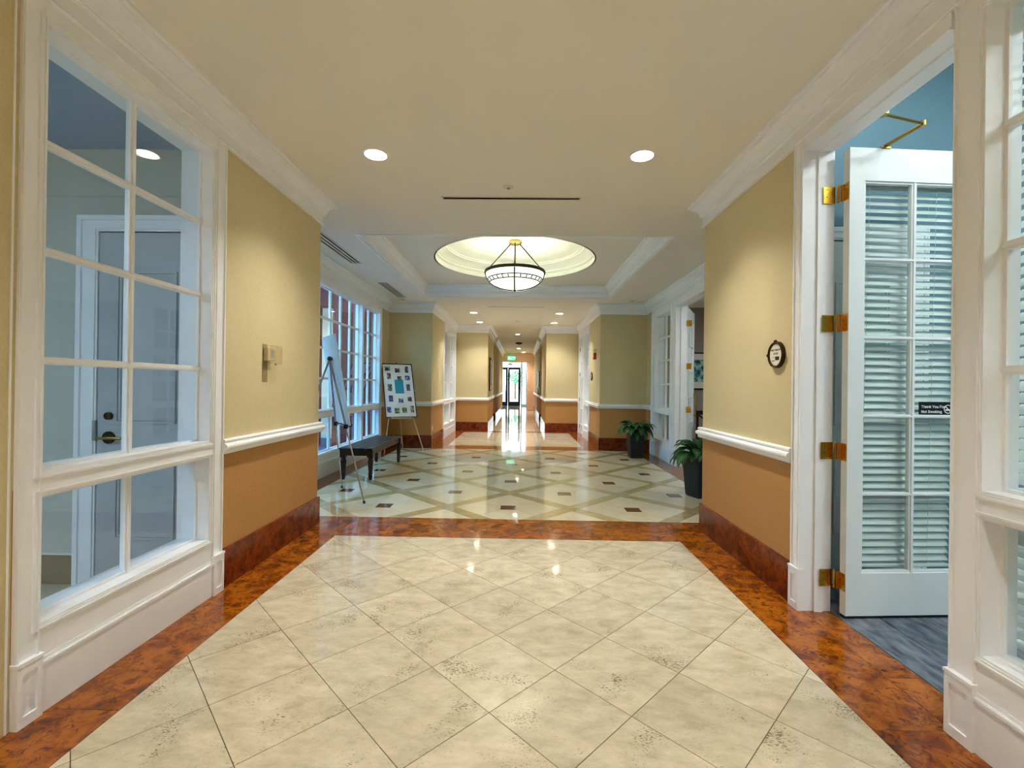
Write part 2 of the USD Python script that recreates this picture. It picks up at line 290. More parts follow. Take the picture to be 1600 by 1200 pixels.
wall('wall_right', 'far narrow corridor right wall with a dark plaque', wallx, YR, YE, NR, NR+.3)
for s, x, n in ((-1, NL, 'wall_left'), (1, NR, 'wall_right')):
    wall(n, 'narrow jog wall closing the %s recess toward the lobby' % ('left' if s < 0 else 'right'), wally, min(x+s*.3, x+s*.6), max(x+s*.3, x+s*.6), YN-.1, YN)
    wall(n, 'narrow jog wall closing the %s recess toward the exit' % ('left' if s < 0 else 'right'), wally, min(x+s*.3, x+s*.6), max(x+s*.3, x+s*.6), YR, YR+.1)
wall('wall_far', 'warm header wall over the opening to the exit vestibule', wally, NL-.3, NR+.3, YE, YE+.15, [(-1.06, 0, .336, 2.555)], upper='peach_paint', lower='peach_paint')
wall('wall_back', 'papered end wall of the corridor behind the viewer', wally, XL-.18, XR+.17, BACK-.2, BACK)

# ceiling ---------------------------------------------------------
CAN_A = [(-1.104, 3.395), (.882, 3.40), (-1.104, .3), (.882, .3), (-1.104, -2.2), (.882, -2.2)]
CAN_B = [(-1.134, 10.85), (-1.13, 12.5), (.905, 10.86), (.90, 12.5)]
CAN_C = [(-.115, 15.4), (-.10, 21.3), (.16, 23.6)]
CANS = CAN_A+CAN_B+CAN_C
SLOT_A = (-.73, .52, 4.165, 4.205); SLOT_B = (-.735, .495, 10.0, 10.04)
SLOT_L = []
area = unary_union([sbox(XL-.18, BACK-.2, XR+.17, Y1), sbox(LL-.2, Y1-.2, LR+.2, Y2+.2), sbox(CL-.2, Y2, CR+.2, Y3+.3), sbox(NL-.6, Y3, NR+.6, YE+.15)])
TRAY = sbox(-1.90, 5.24, 1.70, 8.86)
holes = [Point(x, y).buffer(.083, 24) for x, y in CANS]+[sbox(s[0], s[2], s[1], s[3]) for s in (SLOT_A, SLOT_B)]
VENTS = [(-2.365, 5.15, 6.47), (-2.365, 7.70, 8.99)]
for vx, va, vb in VENTS: holes += [sbox(vx+dx-.013, va, vx+dx+.013, vb) for dx in (-.052, 0, .052)]
ceil = thing('ceiling', 'painted corridor ceiling with a rectangular tray and round lit dome', 'ceiling', kind='structure')
obj('ceiling_board', plate(area.difference(unary_union([TRAY]+holes)), ZC, ZC+.02), 'ceiling_paint', ceil)
obj('tray_wall', plate(TRAY.buffer(.05, join_style=2).difference(TRAY), ZC+.02, ZT+.02), 'ceiling_paint', ceil)
DC = (-.107, 7.05); DR = 1.215
obj('tray_ceiling', plate(TRAY.difference(Point(DC).buffer(DR, 48)), ZT, ZT+.02), 'ceiling_paint', ceil)
dprof = [(DR+.02, ZT-.0), (DR, ZT), (DR, ZT+.075), (DR-.012, ZT+.08), (DR-.012, ZT+.09), (DR-.03, ZT+.095), (DR-.03, ZT+.12), (DR-.05, ZT+.135), (DR-.075, ZT+.165), (DR-.115, ZT+.19), (DR-.16, ZT+.20), (DR-.165, ZT+.215), (DR-.19, ZT+.222), (DR-.19, ZT+.235), (DR-.3, ZT+.27), (DR-.6, ZD-.01), (.35, ZD), (0, ZD), (0, ZD+.03), (DR+.02, ZD+.03)]
obj('dome', lathe(dprof+[dprof[0]], 96, (*DC, 0)), 'dome_paint', ceil, smooth=40)
TC = [(o, z+ZT) for o, z in CROWN]; TC[0] = (0, ZC); TC[1] = (.026, ZC); TC[2] = (.03, ZC+.006)
trimn = [0]
def trim(mesh, label, m='trim_paint', cat='moulding'):
    trimn[0] += 1; p = usdkit.mesh(stage, '/World/trim_%d' % trimn[0], mesh, M[m]).GetPrim(); return tag(p, label, cat, kind='structure')
trim(sweep(TC, [(-1.90, 5.24), (1.70, 5.24), (1.70, 8.86), (-1.90, 8.86)], 1, True), 'white crown moulding around the inside of the ceiling tray')
trim(bx(XL+.0025, XL+.007, 1.664, 1.670, 0, 2.82), 'thin white vertical bead beside the nearest left window')
trim(plate(TRAY.buffer(.03, join_style=2).difference(TRAY.buffer(.001, join_style=2)), ZC-.012, ZC-.0005), 'thin white bead edging the ceiling tray opening')
# crowns and rails
LPATH = [(XL, BACK), (XL, Y1), (LL, Y1), (LL, Y2), (CL, Y2), (CL, Y3), (NL, Y3), (NL, YN), (NL-.3, YN), (NL-.3, YR), (NL, YR), (NL, YE)]
RPATH = [(XR, BACK), (XR, Y1), (LR, Y1), (LR, Y2), (CR, Y2), (CR, Y3), (NR, Y3), (NR, YN), (NR+.3, YN), (NR+.3, YR), (NR, YR), (NR, YE)]
trim(sweep(CROWNZ, LPATH, -1), 'white stepped crown moulding along the left walls')
trim(sweep(CROWNZ, RPATH, 1), 'white stepped crown moulding along the right walls')
LSEG = [[(XL, BACK), (XL, 1.30)], [(XL, 2.87), (XL, Y1), (LL, Y1), (LL, 4.87)], [(LL, 8.99), (LL, Y2), (CL, Y2), (CL, 10.98)], [(CL, 13.03), (CL, Y3), (NL, Y3), (NL, YN), (NL-.3, YN), (NL-.3, YR), (NL, YR), (NL, YE)]]
RSEG = [[(XR, BACK), (XR, .63)], [(XR, 2.86), (XR, Y1), (LR, Y1), (LR, 4.7)], [(LR, 9.15), (LR, Y2), (CR, Y2), (CR, 10.98)], [(CR, 13.1), (CR, Y3), (NR, Y3), (NR, YN), (NR+.3, YN), (NR+.3, YR), (NR, YR), (NR, YE)]]
where = ['behind the viewer', 'beside the foreground corridor', 'around the lobby far corner', 'along the narrow corridor']
for i in range(4):
    trim(sweep(RAIL, LSEG[i], -1), 'white chair rail on the left walls '+where[i], cat='chair rail')
    trim(sweep(RAIL, RSEG[i], 1), 'white chair rail on the right walls '+where[i], cat='chair rail')
    for nm, sg, sd, s in (('baseboard_left', LSEG, -1, 'left'), ('baseboard_right', RSEG, 1, 'right')):
        if i == 0: sg = [[(sg[0][0][0], BACK), (sg[0][1][0], 1.30 if s == 'left' else .63)]]+sg[1:]
        one(nm, sweep(TB, sg[i], sd), 'red_marble_base', 'polished dark red marble baseboard on the %s walls %s' % (s, where[i]), 'baseboard', kind='structure')

# floor -----------------------------------------------------------
floor = thing('floor', 'polished stone floor of cream diagonal tiles with red marble borders', 'floor', kind='structure')
obj('grout_bed', plate(unary_union([sbox(XL-.3, BACK-.2, XR+.165, Y1), sbox(LL-.05, Y1-.1, LR+.19, Y2), sbox(CL-.05, Y2-.1, CR+.05, Y3), sbox(NL-.32, Y3-.1, NR+.32, YE+.2)]), -.05, -.0016), 'grout', floor)
G = .0017
def tile(name, poly, m):
    poly = poly.buffer(-G, join_style=2)
    for g in getattr(poly, 'geoms', [poly]):
        if g.area > 4e-5: obj(name, plate(g.simplify(.0004), -.012, 0), m, floor)
def slabs(x0, x1, y0, y1, m='red_marble', step=.95, start=None, name='border_slab'):
    if y1-y0 >= x1-x0:
        n = max(1, round((y1-y0)/step)); ys = np.linspace(y0, y1, n+1)
        for a, b in zip(ys[:-1], ys[1:]): tile(name, sbox(x0, a, x1, b), m)
    else:
        n = max(1, round((x1-x0)/step)); xs = np.linspace(x0, x1, n+1)
        for a, b in zip(xs[:-1], xs[1:]): tile(name, sbox(a, y0, b, y1), m)
o = np.array([-.3978, 2.1374]); e = .4064/math.sqrt(2)
rA = sbox(-1.595, -.05, 1.39, 3.95); rest = []
def diag(region, o, e, m, name='tile', joined=None):
    x0, y0, x1, y1 = region.bounds
    for i in range(-40, 60):
        for j in range(-60, 60):
            c = o+e*np.array([i+j, i-j])
            if c[0] < x0-1 or c[0] > x1+1 or c[1] < y0-1 or c[1] > y1+1: continue
            q = Polygon([c, c+(e, e), c+(2*e, 0), c+(e, -e)]).intersection(region)
            if q.area > 1e-4:
                if joined is None: tile(name, q, m)
                else: joined.append(q.buffer(-G, join_style=2))
diag(rA, o, e, 'travertine')
diag(sbox(-1.595, BACK, 1.39, -.05), o, e, 'travertine', joined=rest)
tag(obj('tile_field', plate(unary_union(rest), -.012, 0), 'travertine', floor), kind='stuff')
for ys in (np.array([BACK, -1.5, .3, 1.81, 3.0, 3.95]),):
    for a, b in zip(ys[:-1], ys[1:]):
        tile('border_slab', sbox(XL-.28, a, -1.595, b), 'red_marble'); tile('border_slab', sbox(1.39, a, XR if b < 1.8 or a > 2.7 else XR, b), 'red_marble')
tile('threshold_slab', sbox(XR, 1.81, XR+.164, 2.14), 'red_marble'); tile('threshold_slab', sbox(XR, 2.14, XR+.164, 2.775), 'red_marble')
tile('border_slab', sbox(XL, 3.95, -1.595, Y1), 'red_marble'); tile('border_slab', sbox(1.39, 3.95, XR, Y1), 'red_marble')
slabs(-1.595, 1.39, 3.95, 4.515, step=1.0)
slabs(LL, -1.595, Y1, 4.515); slabs(1.39, LR, Y1, 4.515)
slabs(LL, -2.48, 4.515, 9.41, step=1.2); slabs(2.31, LR+.17, 4.515, 9.41, step=1.2)
slabs(LL, CL, 9.41, Y2); slabs(CR, LR, 9.41, Y2); slabs(CL, CR, 9.41, 9.93, step=1.0)
slabs(CL, -1.565, 9.93, 12.78, step=1.4); slabs(1.36, CR, 9.93, 12.78, step=1.4); slabs(CL, CR, 12.78, Y3, step=1.1)
joined = []; diag(sbox(-1.565, 9.93, 1.36, 12.78), np.array([-.1, 11.35]), e, 'travertine', name='corridor_tile')
slabs(NL, NR, Y3, YE+.2, m='travertine_lobby', step=1.2, name='corridor_slab')
slabs(NL-.3, NL, YN, YR); slabs(NR, NR+.3, YN, YR)
# lobby: diamonds of four cream tiles round a square inset, olive bands between
rL = sbox(-2.48, 4.515, 2.31, 9.41); U = .6735; half = .8128/math.sqrt(2); band = .0695*math.sqrt(2)
for i in range(-6, 7):
    for j in range(-1, 9):
        if (i+j) % 2: continue
        c = np.array([-.117+.672*i, 4.94+1.344*0+.672*(j)])
        c = np.array([-.117+.672*i, 5.622+.673*(j-1)])
        if (i+j) % 2 == 0:
            if c[0] < -3.4 or c[0] > 3.2: continue
            dia = Polygon([c+(half, 0), c+(0, half), c+(-half, 0), c+(0, -half)])
            ins = sbox(c[0]-.08, c[1]-.082, c[0]+.08, c[1]+.082)
            for a in range(4):
                t0, t1 = a*PI/2+PI/2, a*PI/2
                d0, d1 = np.array([math.cos(t0), math.sin(t0)])*half, np.array([math.cos(t1), math.sin(t1)])*half
                ms = [(c+d0+c+(-d1 if False else d1))/2]
                # quarter tile towards vertex d1: square with corners c, mid edges, vertex
                prv = np.array([math.cos(t1-PI/2), math.sin(t1-PI/2)])*half
                q = Polygon([c, c+(d1+prv)/2, c+d1, c+(d1+d0)/2]).difference(ins).intersection(rL)
                if q.area > 2e-4: tile('diamond_tile', q, 'travertine_lobby')
            q = ins.intersection(rL)
            if q.area > 2e-4: tile('inset_tile', q, 'inset_marble')
            # bands: the upper-right and upper-left sides of this diamond, and the crossing at its right vertex
            for sx in (1, -1):
                a, b = c+(sx*half, 0), c+(0, half); nrm = np.array([sx, 1.])/math.sqrt(2)*.1390
                q = Polygon([a, b, b+nrm, a+nrm]).intersection(rL)
                if q.area > 2e-4: tile('band_tile', q, 'olive_marble')
            k = c+(half+band, 0)
            q = Polygon([k+(band, 0), k+(0, band), k-(band, 0), k-(0, band)]).intersection(rL)
            if q.area > 2e-4: tile('band_tile', q, 'olive_marble')

# ---------------------------------------------------------------- window units, in (u along the wall, w out of the wall, z)
WN = [0]; DN = [0]
def mapper(xw, s):
    "s=+1: wall faces +x (left walls); s=-1: wall faces -x (right walls)"
    def f(m):
        v = np.array(m.vertices); m = m.copy(); m.vertices = np.c_[xw+s*v[:, 1], v[:, 0], v[:, 2]]
        if s > 0: m.invert()
        m.fix_normals(); return m
    return f
def strip(poly, w0, w1):
    "polygon in (u, z), from depth w0 to w1"
    return wally(poly, w0, w1)
def opening(u0, u1, z0, z1, wg, full):
    "stepped moulding round an opening"
    return [strip(sbox(u0-a, z0-a, u1+a, z1+a).difference(sbox(u0-b, z0-b, u1+b, z1+b)), w0, w1) for a, b, w0, w1 in ((.026, .018, .0, .021), (.018, .008, .0, .016), (.008, 0, .0, .010))]
ROWS = [2.298, 1.855, 1.403]
def window_unit(xw, s, label, panels, u0, u1, posts, rows=ROWS, zt=2.735, zr=(.862, .957), zs=.36, wg=-.071, thick=.185, head=2.822, low_cols=None, plinth=True, panes=True):
    WN[0] += 1; f = mapper(xw, s)
    w = tag(UsdGeom.Xform.Define(stage, '/World/window_%d' % WN[0]).GetPrim(), label, 'window', kind='structure')
    def put(n, ms, m, sm=False): return obj(n, f(fuse(ms) if isinstance(ms, list) else ms), m, w, smooth=sm)
    face = sbox(u0, .22, u1, head); fr = []
    for a, b, nc in panels:
        face = face.difference(sbox(a, zr[1]+.004, b, zt)).difference(sbox(a, zs, b, zr[0]-.004))
        fr += opening(a, b, zr[1]+.004, zt, wg, None)+opening(a, b, zs, zr[0]-.004, wg, None)
    put('casing', [strip(face, -thick, .012)]+fr, 'trim_paint')
    # base panel with cap, plinth blocks on the posts
    base = sbox(u0, 0, u1, .205)
    put('base_panel', [strip(base, -thick, .020), strip(sbox(u0, .205, u1, .22), -.1, .014), strip(sbox(u0, .19, u1, .203), .0, .026)], 'trim_paint')
    if plinth:
        for a, b in posts:
            put('plinth_block', [strip(sbox(a-.004, 0, b+.004, .235), 0, .024), strip(sbox(a-.004, 0, b+.004, .245).difference(sbox(a+.016, .04, b-.016, .20)), 0, .032), strip(sbox(a-.006, .235, b+.006, .248), 0, .036)], 'trim_paint')
        for a, b in posts:
            put('post_bead', [strip(sbox(a+.0008, .2485, a+.008, head-.001), .001, .022), strip(sbox(b-.008, .2485, b-.0008, head-.001), .001, .022)], 'trim_paint')
    for a, b, nc in panels:
        step = (b-a)/nc
        for k in range(1, nc):
            u = a+step*k
            for za, zb in ((zr[1]+.004, zt), (zs, zr[0]-.004)):
                put('muntin', [strip(sbox(u-.0165, za, u+.0165, zb), wg-.014, wg+.012), strip(sbox(u-.007, za, u+.007, zb), wg-.022, wg+.020)], 'trim_paint')
        for z in rows:
            put('muntin', [strip(sbox(a, z-.0165, b, z+.0165), wg-.014, wg+.0115), strip(sbox(a, z-.007, b, z+.007), wg-.022, wg+.0195)], 'trim_paint')
        put('sash', [strip(sbox(a, z0, b, z1).difference(sbox(a+.012, z0+.012, b-.012, z1-.012)), wg-.0145, wg+.0125) for z0, z1 in ((zr[1]+.004, zt), (zs, zr[0]-.004))], 'trim_paint')
        if panes:
            for k in range(nc):
                zz = [zr[1]+.004]+rows[::-1]+[zt]
                cells = list(zip(zz[:-1], zz[1:]))+[(zs, zr[0]-.004)]
                for z0, z1 in cells: put('pane', strip(sbox(a+step*k, z0, a+step*(k+1), z1), wg-.0015, wg+.0015), 'pane_glass')
    return w
window_unit(XL, 1, 'tall white gridded interior window nearest the viewer on the left wall', [(1.772, 2.755, 2)], 1.687, 2.877, [(1.687, 1.772), (2.79, 2.877)])
window_unit(XR, -1, 'white window at the right edge with blinds behind its glass', [(.76, 1.70, 2)], .62, 1.815, [(1.712, 1.815), (.62, .74)], thick=.12)
window_unit(LL, 1, 'wide row of lobby windows looking into the fitness room', [(4.98, 5.88, 2), (5.96, 7.90, 5), (7.98, 8.88, 2)], 4.86, 9.0, [(4.86, 4.96), (8.90, 9.0)], zt=2.70, rows=[2.26, 1.83, 1.39], zr=(.835, .935), zs=.34, head=2.822, thick=.115)
window_unit(LR, -1, 'narrow white gridded window left of the open lobby double doors', [(8.05, 8.95, 2)], 7.89, 9.16, [(7.89, 8.03), (8.99, 9.16)], zt=2.68, rows=[2.25, 1.82, 1.38], zr=(.835, .935), zs=.34)
window_unit(LR, -1, 'matching gridded lobby window on the viewer side of the double doors', [(4.85, 5.75, 2)], 4.7, 5.93, [(5.77, 5.93), (4.7, 4.83)], zt=2.68, rows=[2.25, 1.82, 1.38], zr=(.835, .935), zs=.34)
window_unit(CL, 1, 'paired white windows on the left wall of the second corridor', [(11.1, 11.95, 2), (12.07, 12.92, 2)], 10.97, 13.05, [(10.97, 11.08), (12.94, 13.05)], zt=2.68, rows=[2.25, 1.82, 1.38], zr=(.835, .935), zs=.34)
window_unit(CR, -1, 'white window beside the closed glazed door in the second corridor', [(11.08, 11.86, 2)], 10.97, 12.0, [(10.97, 11.06), (11.88, 12.0)], zt=2.68, rows=[2.25, 1.82, 1.38], zr=(.835, .935), zs=.34)

# ---------------------------------------------------------------- glazed doors
def door_leaf(t, W, H, cols=2, rows=5, stile=.092, top=.19, bot=.245, th=.045, z0=.02, m='door_paint'):
    "leaf in local x 0..W, y 0..th, panes listed as parts of t"
    a, b = stile, W-stile; zb, zt = z0+bot, z0+H-top
    fr = [wally(sbox(0, z0, W, z0+H).difference(sbox(a, zb, b, zt)), 0, th)]
    fr += [wally(sbox(a, zb, b, zt).difference(sbox(a+.011, zb+.011, b-.011, zt-.011)), .008, th-.008)]
    obj('leaf', fuse(fr), m, t)
    cw = (b-a)/cols; rh = (zt-zb)/rows
    for k in range(1, cols):
        u = a+cw*k; obj('muntin', [wally(sbox(u-.015, zb, u+.015, zt), .010, th-.010), wally(sbox(u-.006, zb, u+.006, zt), .003, th-.003)], m, t)
    for k in range(1, rows):
        z = zb+rh*k; obj('muntin', [wally(sbox(a, z-.011, b, z+.011), .0105, th-.0105), wally(sbox(a, z-.005, b, z+.005), .0035, th-.0035)], m, t)
    for c in range(cols):
        for r in range(rows): obj('pane', wally(sbox(a+cw*c, zb+rh*r, a+cw*(c+1), zb+rh*(r+1)), th/2-.002, th/2+.002), 'pane_glass', t)
    return zb, zt, a, b
def hinge(parent, jamb, edge, pin, zc, h=.05, link=None):
    "brass butt hinge: two leaves with screws and a barrel; jamb and edge are boxes in (x0,x1,y0,y1)"
    hg = obj('hinge', [bev(*jamb, zc-h, zc+h, .001), bev(*edge, zc-h, zc+h, .001)]+([bev(*link, zc-h, zc+h, .001)] if link else [])+[cyl((pin[0], pin[1], zc-h+.02*k+.0006), (pin[0], pin[1], zc-h+.02*(k+1)-.0006), .0075, 12) for k in range(5)]+
             [cyl((pin[0], pin[1], zc+h), (pin[0], pin[1], zc+h+.008), .006, 12, .003)], 'brass', parent)
    sc = []
    for q, bxx in ((0, jamb), (1, edge)):
        for dx, dz in ((.3, .032), (.7, .012), (.3, -.012), (.7, -.034)):
            x0, x1, y0, y1 = bxx
            if abs(x1-x0) > abs(y1-y0): x = x0+(x1-x0)*dx; sc.append(cyl((x, min(y0, y1)-.0008, zc+dz), (x, min(y0, y1)+.001, zc+dz), .0035, 8))
            else: y = y0+(y1-y0)*dx; sc.append(cyl((min(x0, x1)-.0008, y, zc+dz), (min(x0, x1)+.001, y, zc+dz), .0035, 8))
    obj('screw', sc, 'bronze', hg)
# office doorway: casing, jambs, stop
def door_casing(xw, s, y0, y1, zt, label, depth=.165, wout=.09, far=True, near=True, head=2.822, trims=True):
    f = mapper(xw, s); ms = []
    for a, b, on in ((y0-wout, y0, near), (y1, y1+wout, far)):
        if not on: continue
        ms += [strip(sbox(a, .24, b, head), 0, .016), strip(sbox(a, .24, a+.010, head), 0, .024), strip(sbox(b-.010, .24, b, head), 0, .024), strip(sbox(a+.03, .24, b-.03, head), 0, .019)]
        ms += [strip(sbox(a-.004, 0, b+.004, .235), 0, .024), strip(sbox(a-.004, 0, b+.004, .245).difference(sbox(a+.018, .04, b-.018, .20)), 0, .032), strip(sbox(a-.006, .235, b+.006, .248), 0, .036)]
    ms += [strip(sbox(y0-wout*near, zt, y1+wout*far, head), 0, .016), strip(sbox(y0, zt, y1, zt+.012), 0, .024)]
    ms += [strip(sbox(y1-.0, 0, y1+.018, zt+.018), -depth, .0), strip(sbox(y0-.018, 0, y0, zt+.018), -depth, .0), strip(sbox(y0, zt, y1, zt+.018), -depth, .0)]
    ms += [strip(sbox(y1-.012, 0, y1, zt), -.11, -.062), strip(sbox(y0, 0, y0+.012, zt), -.11, -.062), strip(sbox(y0, zt-.012, y1, zt), -.11, -.062)]
    return trim(f(fuse(ms)), label, cat='door casing')
door_casing(XR, -1, 1.832, 2.765, 2.752, 'white casing and jambs of the office doorway on the right', near=False)
d1 = tag(UsdGeom.Xform.Define(stage, '/World/door_1').GetPrim(), 'open white glazed office door with brass hinges and a hanging blind', 'door', kind='structure')
UsdGeom.Xform(d1).AddTranslateOp().Set(Gf.Vec3d(1.886, 2.668, 0)); UsdGeom.Xform(d1).AddRotateZOp().Set(4.0)
zb, zt, pa, pb = door_leaf(d1, .80, 2.705)
for z in (2.478, 1.715, .961, .208): hinge(d1, (-.094, -.02, .083, .0865), (-.0035, -.0005, .004, .047), (-.017, .066), z, link=(-.019, -.003, .047, .0505))
lev = obj('lever_handle', [cyl((.745, -.008, .985), (.745, 0, .985), .027, 24), cyl((.745, -.05, .985), (.745, -.006, .985), .010, 16), tube([(.75, -.05, .985), (.69, -.052, .986), (.63, -.051, .984), (.585, -.046, .981)], .009, 10)], 'brass', d1, smooth=40)
dl = lambda p: (math.cos(math.radians(4))*(p[0]-1.886)+math.sin(math.radians(4))*(p[1]-2.668), -math.sin(math.radians(4))*(p[0]-1.886)+math.cos(math.radians(4))*(p[1]-2.668), p[2])
qa, qb, qc = dl((1.868, 2.41, 2.762)), dl((2.156, 2.50, 2.764)), dl((2.10, 2.694, 2.742))
obj('closer_arm', [cyl(qa, qb, .008, 12), cyl((qb[0], qb[1], qb[2]-.012), (qb[0], qb[1], qb[2]+.014), .014, 16), cyl(qb, qc, .011, 12), bev(qc[0]-.03, qc[0]+.03, -.004, .03, 2.722, 2.738, .003), bev(qa[0]-.004, qa[0]+.02, qa[1]-.02, qa[1]+.02, 2.752, 2.775, .003)], 'aged_brass', d1, label='brass door closer arm folded above the door')
obj('door_sweep', bx(.0, .80, .008, .036, .004, .02), 'black_plastic', d1)
# blind on the back of the door
def blind(t, W, z0, z1, pitch=.043, slat=.05, tilt=math.radians(45), lean=0.0, facing=1, m='blind_slat'):
    "slats run along local x, hang in the local xz plane; tilt lowers the edge toward -y"
    obj('headrail', [bev(-.005, W+.005, -.028, .028, z1, z1+.045, .003)], m, t)
    n = int((z1-z0)/pitch)
    for k in range(n):
        z = z1-.02-k*pitch; dx = lean*(z1-z)
        v = []
        for q, yy in enumerate(np.linspace(-slat/2, slat/2, 4)):
            zc = .0035*math.cos(yy/slat*PI); yy2 = yy*math.cos(tilt)-zc*math.sin(tilt); zz = yy*math.sin(tilt)*facing+zc
            for th in (0, -.0025): v += [(dx, yy2, z+zz+th), (W+dx, yy2, z+zz+th)]
        v = np.array(v); fc = []
        for q in range(3):
            a = q*4; b = a+4
            fc += [[a, a+1, b+1], [a, b+1, b], [a+2, b+3, a+3], [a+2, b+2, b+3], [a, b, b+2], [a, b+2, a+2], [a+1, a+3, b+3], [a+1, b+3, b+1]]
        fc += [[0, 2, 3], [0, 3, 1], [12, 13, 15], [12, 15, 14]]
        mm = trimesh.Trimesh(v, fc, process=False); mm.fix_normals(); obj('slat', mm, m, t)
    dx = lean*(z1-z0)
    obj('bottom_rail', bev(dx, W+dx, -.025, .025, z1-.02-n*pitch-.012, z1-.02-n*pitch+.006, .003), m, t)
    for u in (.08, W-.14):
        for yy in (-.024, .024): obj('ladder_cord', cyl((u+dx, yy, z0), (u, yy, z1), .0012, 6), 'cord_white', t)
b1 = thing('window_blind', 'white slatted blind hanging behind the open office door glass', 'blind', (1.893, 2.668, 0), 4.0)
def shift_local(t, d):
    pass
bt = stage.GetPrimAtPath(b1.GetPath()); UsdGeom.Xformable(bt).ClearXformOpOrder()
ca, sa = math.cos(math.radians(4)), math.sin(math.radians(4))
lx, ly = .085, .082
UsdGeom.Xform(bt).GetOrderedXformOps()
x = UsdGeom.Xformable(bt); x.GetPrim().GetAttribute('xformOp:translate').Set(Gf.Vec3d(1.893+ca*lx-sa*ly, 2.668+sa*lx+ca*ly, 0))
x.SetXformOpOrder([UsdGeom.XformOp(x.GetPrim().GetAttribute('xformOp:translate')), UsdGeom.XformOp(x.GetPrim().GetAttribute('xformOp:rotateZ'))])
blind(b1, .635, .285, 2.545, lean=-.018)
b2 = thing('window_blind', 'white slatted blind behind the window at the right edge', 'blind', (1.862, 1.75, 0), -90)
blind(b2, .98, .98, 2.70)
b3 = thing('window_blind', 'short white blind low behind the bottom pane at the right edge', 'blind', (1.862, 1.75, 0), -90)
blind(b3, .98, .40, .80)
# no smoking sticker on the office door
ns = thing('no_smoking_sign', 'black no smoking sticker with white lettering on the office door glass', 'sign', (1.893, 2.668, 0), 4.0)
def flat_text(text, h, x, z, y, depth=.001, bold=True, sx=1.):
    t = meshkit.text_mesh(text, h, depth, bold); v = np.array(t.vertices); t.vertices = np.c_[x+v[:, 0]*sx, y-v[:, 2], z+v[:, 1]]; t.fix_normals(); return t
SX, SZ = .437, 1.176
obj('backing', bev(SX, SX+.245, .012, .0155, SZ, SZ+.082, .001), 'sticker_black', ns)
obj('lettering', [flat_text('Thank You For', .0155, SX+.012, SZ+.047, .012), flat_text('Not Smoking', .0155, SX+.012, SZ+.018, .012)], 'sticker_white', ns)
ring = lathe([(.021, 0), (.026, 0), (.026, .001), (.021, .001), (.021, 0)], 32)
v = np.array(ring.vertices); ring.vertices = np.c_[v[:, 0]+SX+.178, .012-v[:, 2], v[:, 1]+SZ+.041]; ring.fix_normals()
bar = bx(-.021, .021, .0110, .012, -.0025, .0025); bar.apply_transform(trimesh.transformations.rotation_matrix(-PI/4*-1, [0, 1, 0])); bar.apply_translation([SX+.178, 0, SZ+.041])
cig = bx(SX+.163, SX+.19, .0112, .012, SZ+.031, SZ+.041)
obj('symbol', [ring, bar, cig], 'sticker_white', ns)
# lobby right double doors
door_casing(LR, -1, 6.10, 7.72, 2.70, 'white casing and jambs of the lobby double doorway', depth=.18, wout=.17, near=True)
def lobby_leaf(hx, hy, deg, label, flip):
    DN[0] += 1
    d = tag(UsdGeom.Xform.Define(stage, '/World/door_%d' % (DN[0]+1)).GetPrim(), label, 'door', kind='structure')
    UsdGeom.Xform(d).AddTranslateOp().Set(Gf.Vec3d(hx, hy, 0)); UsdGeom.Xform(d).AddRotateZOp().Set(float(deg))
    door_leaf(d, .80, 2.65)
    for z in (2.40, 1.68, .95, .20): hinge(d, (-.004, -.001, -.06, -.002), (-.004, -.001, .002, .042), (-.010, -.004), z)
    for yy in ((-.045,) if not flip else (-.045, .09)):
        y0 = 0 if yy < 0 else .045
        obj('pull_handle', [tube([(.745, y0, 1.20), (.745, yy, 1.20)], .009), tube([(.745, y0, .82), (.745, yy, .82)], .009), tube([(.745, yy, .79), (.745, yy, 1.23)], .011)], 'brass', d)
    return d
lobby_leaf(2.80, 7.715, 62, 'open white glazed lobby door leaf beside the gridded window', True)
lobby_leaf(2.80, 6.105, -62, 'open white glazed lobby door leaf nearer the viewer, behind the wall corner', True)
# closed glazed door in second corridor
DN[0] += 1
d4 = tag(UsdGeom.Xform.Define(stage, '/World/door_%d' % (DN[0]+1)).GetPrim(), 'closed white glazed door on the right of the second corridor', 'door', kind='structure')
UsdGeom.Xform(d4).AddTranslateOp().Set(Gf.Vec3d(CR+.03, 12.98, 0)); UsdGeom.Xform(d4).AddRotateZOp().Set(-90.)
door_leaf(d4, .86, 2.60, m='trim_paint'); obj('lever_handle', [cyl((.80, -.03, .98), (.80, 0, .98), .02), tube([(.80, -.04, .98), (.70, -.04, .98)], .009)], 'brass', d4)
for z in (2.35, 1.65, .95, .2): hinge(d4, (-.03, -.004, -.003, 0), (.0, .026, -.003, 0), (-.002, -.006), z)
f = mapper(CR, -1); trim(f(trimesh.util.concatenate([strip(sbox(12.0, 0, 13.1, 2.815).difference(sbox(12.1, 0, 13.0, 2.66)), -.19, .014)])), 'white casing round the closed door in the second corridor', cat='door casing')

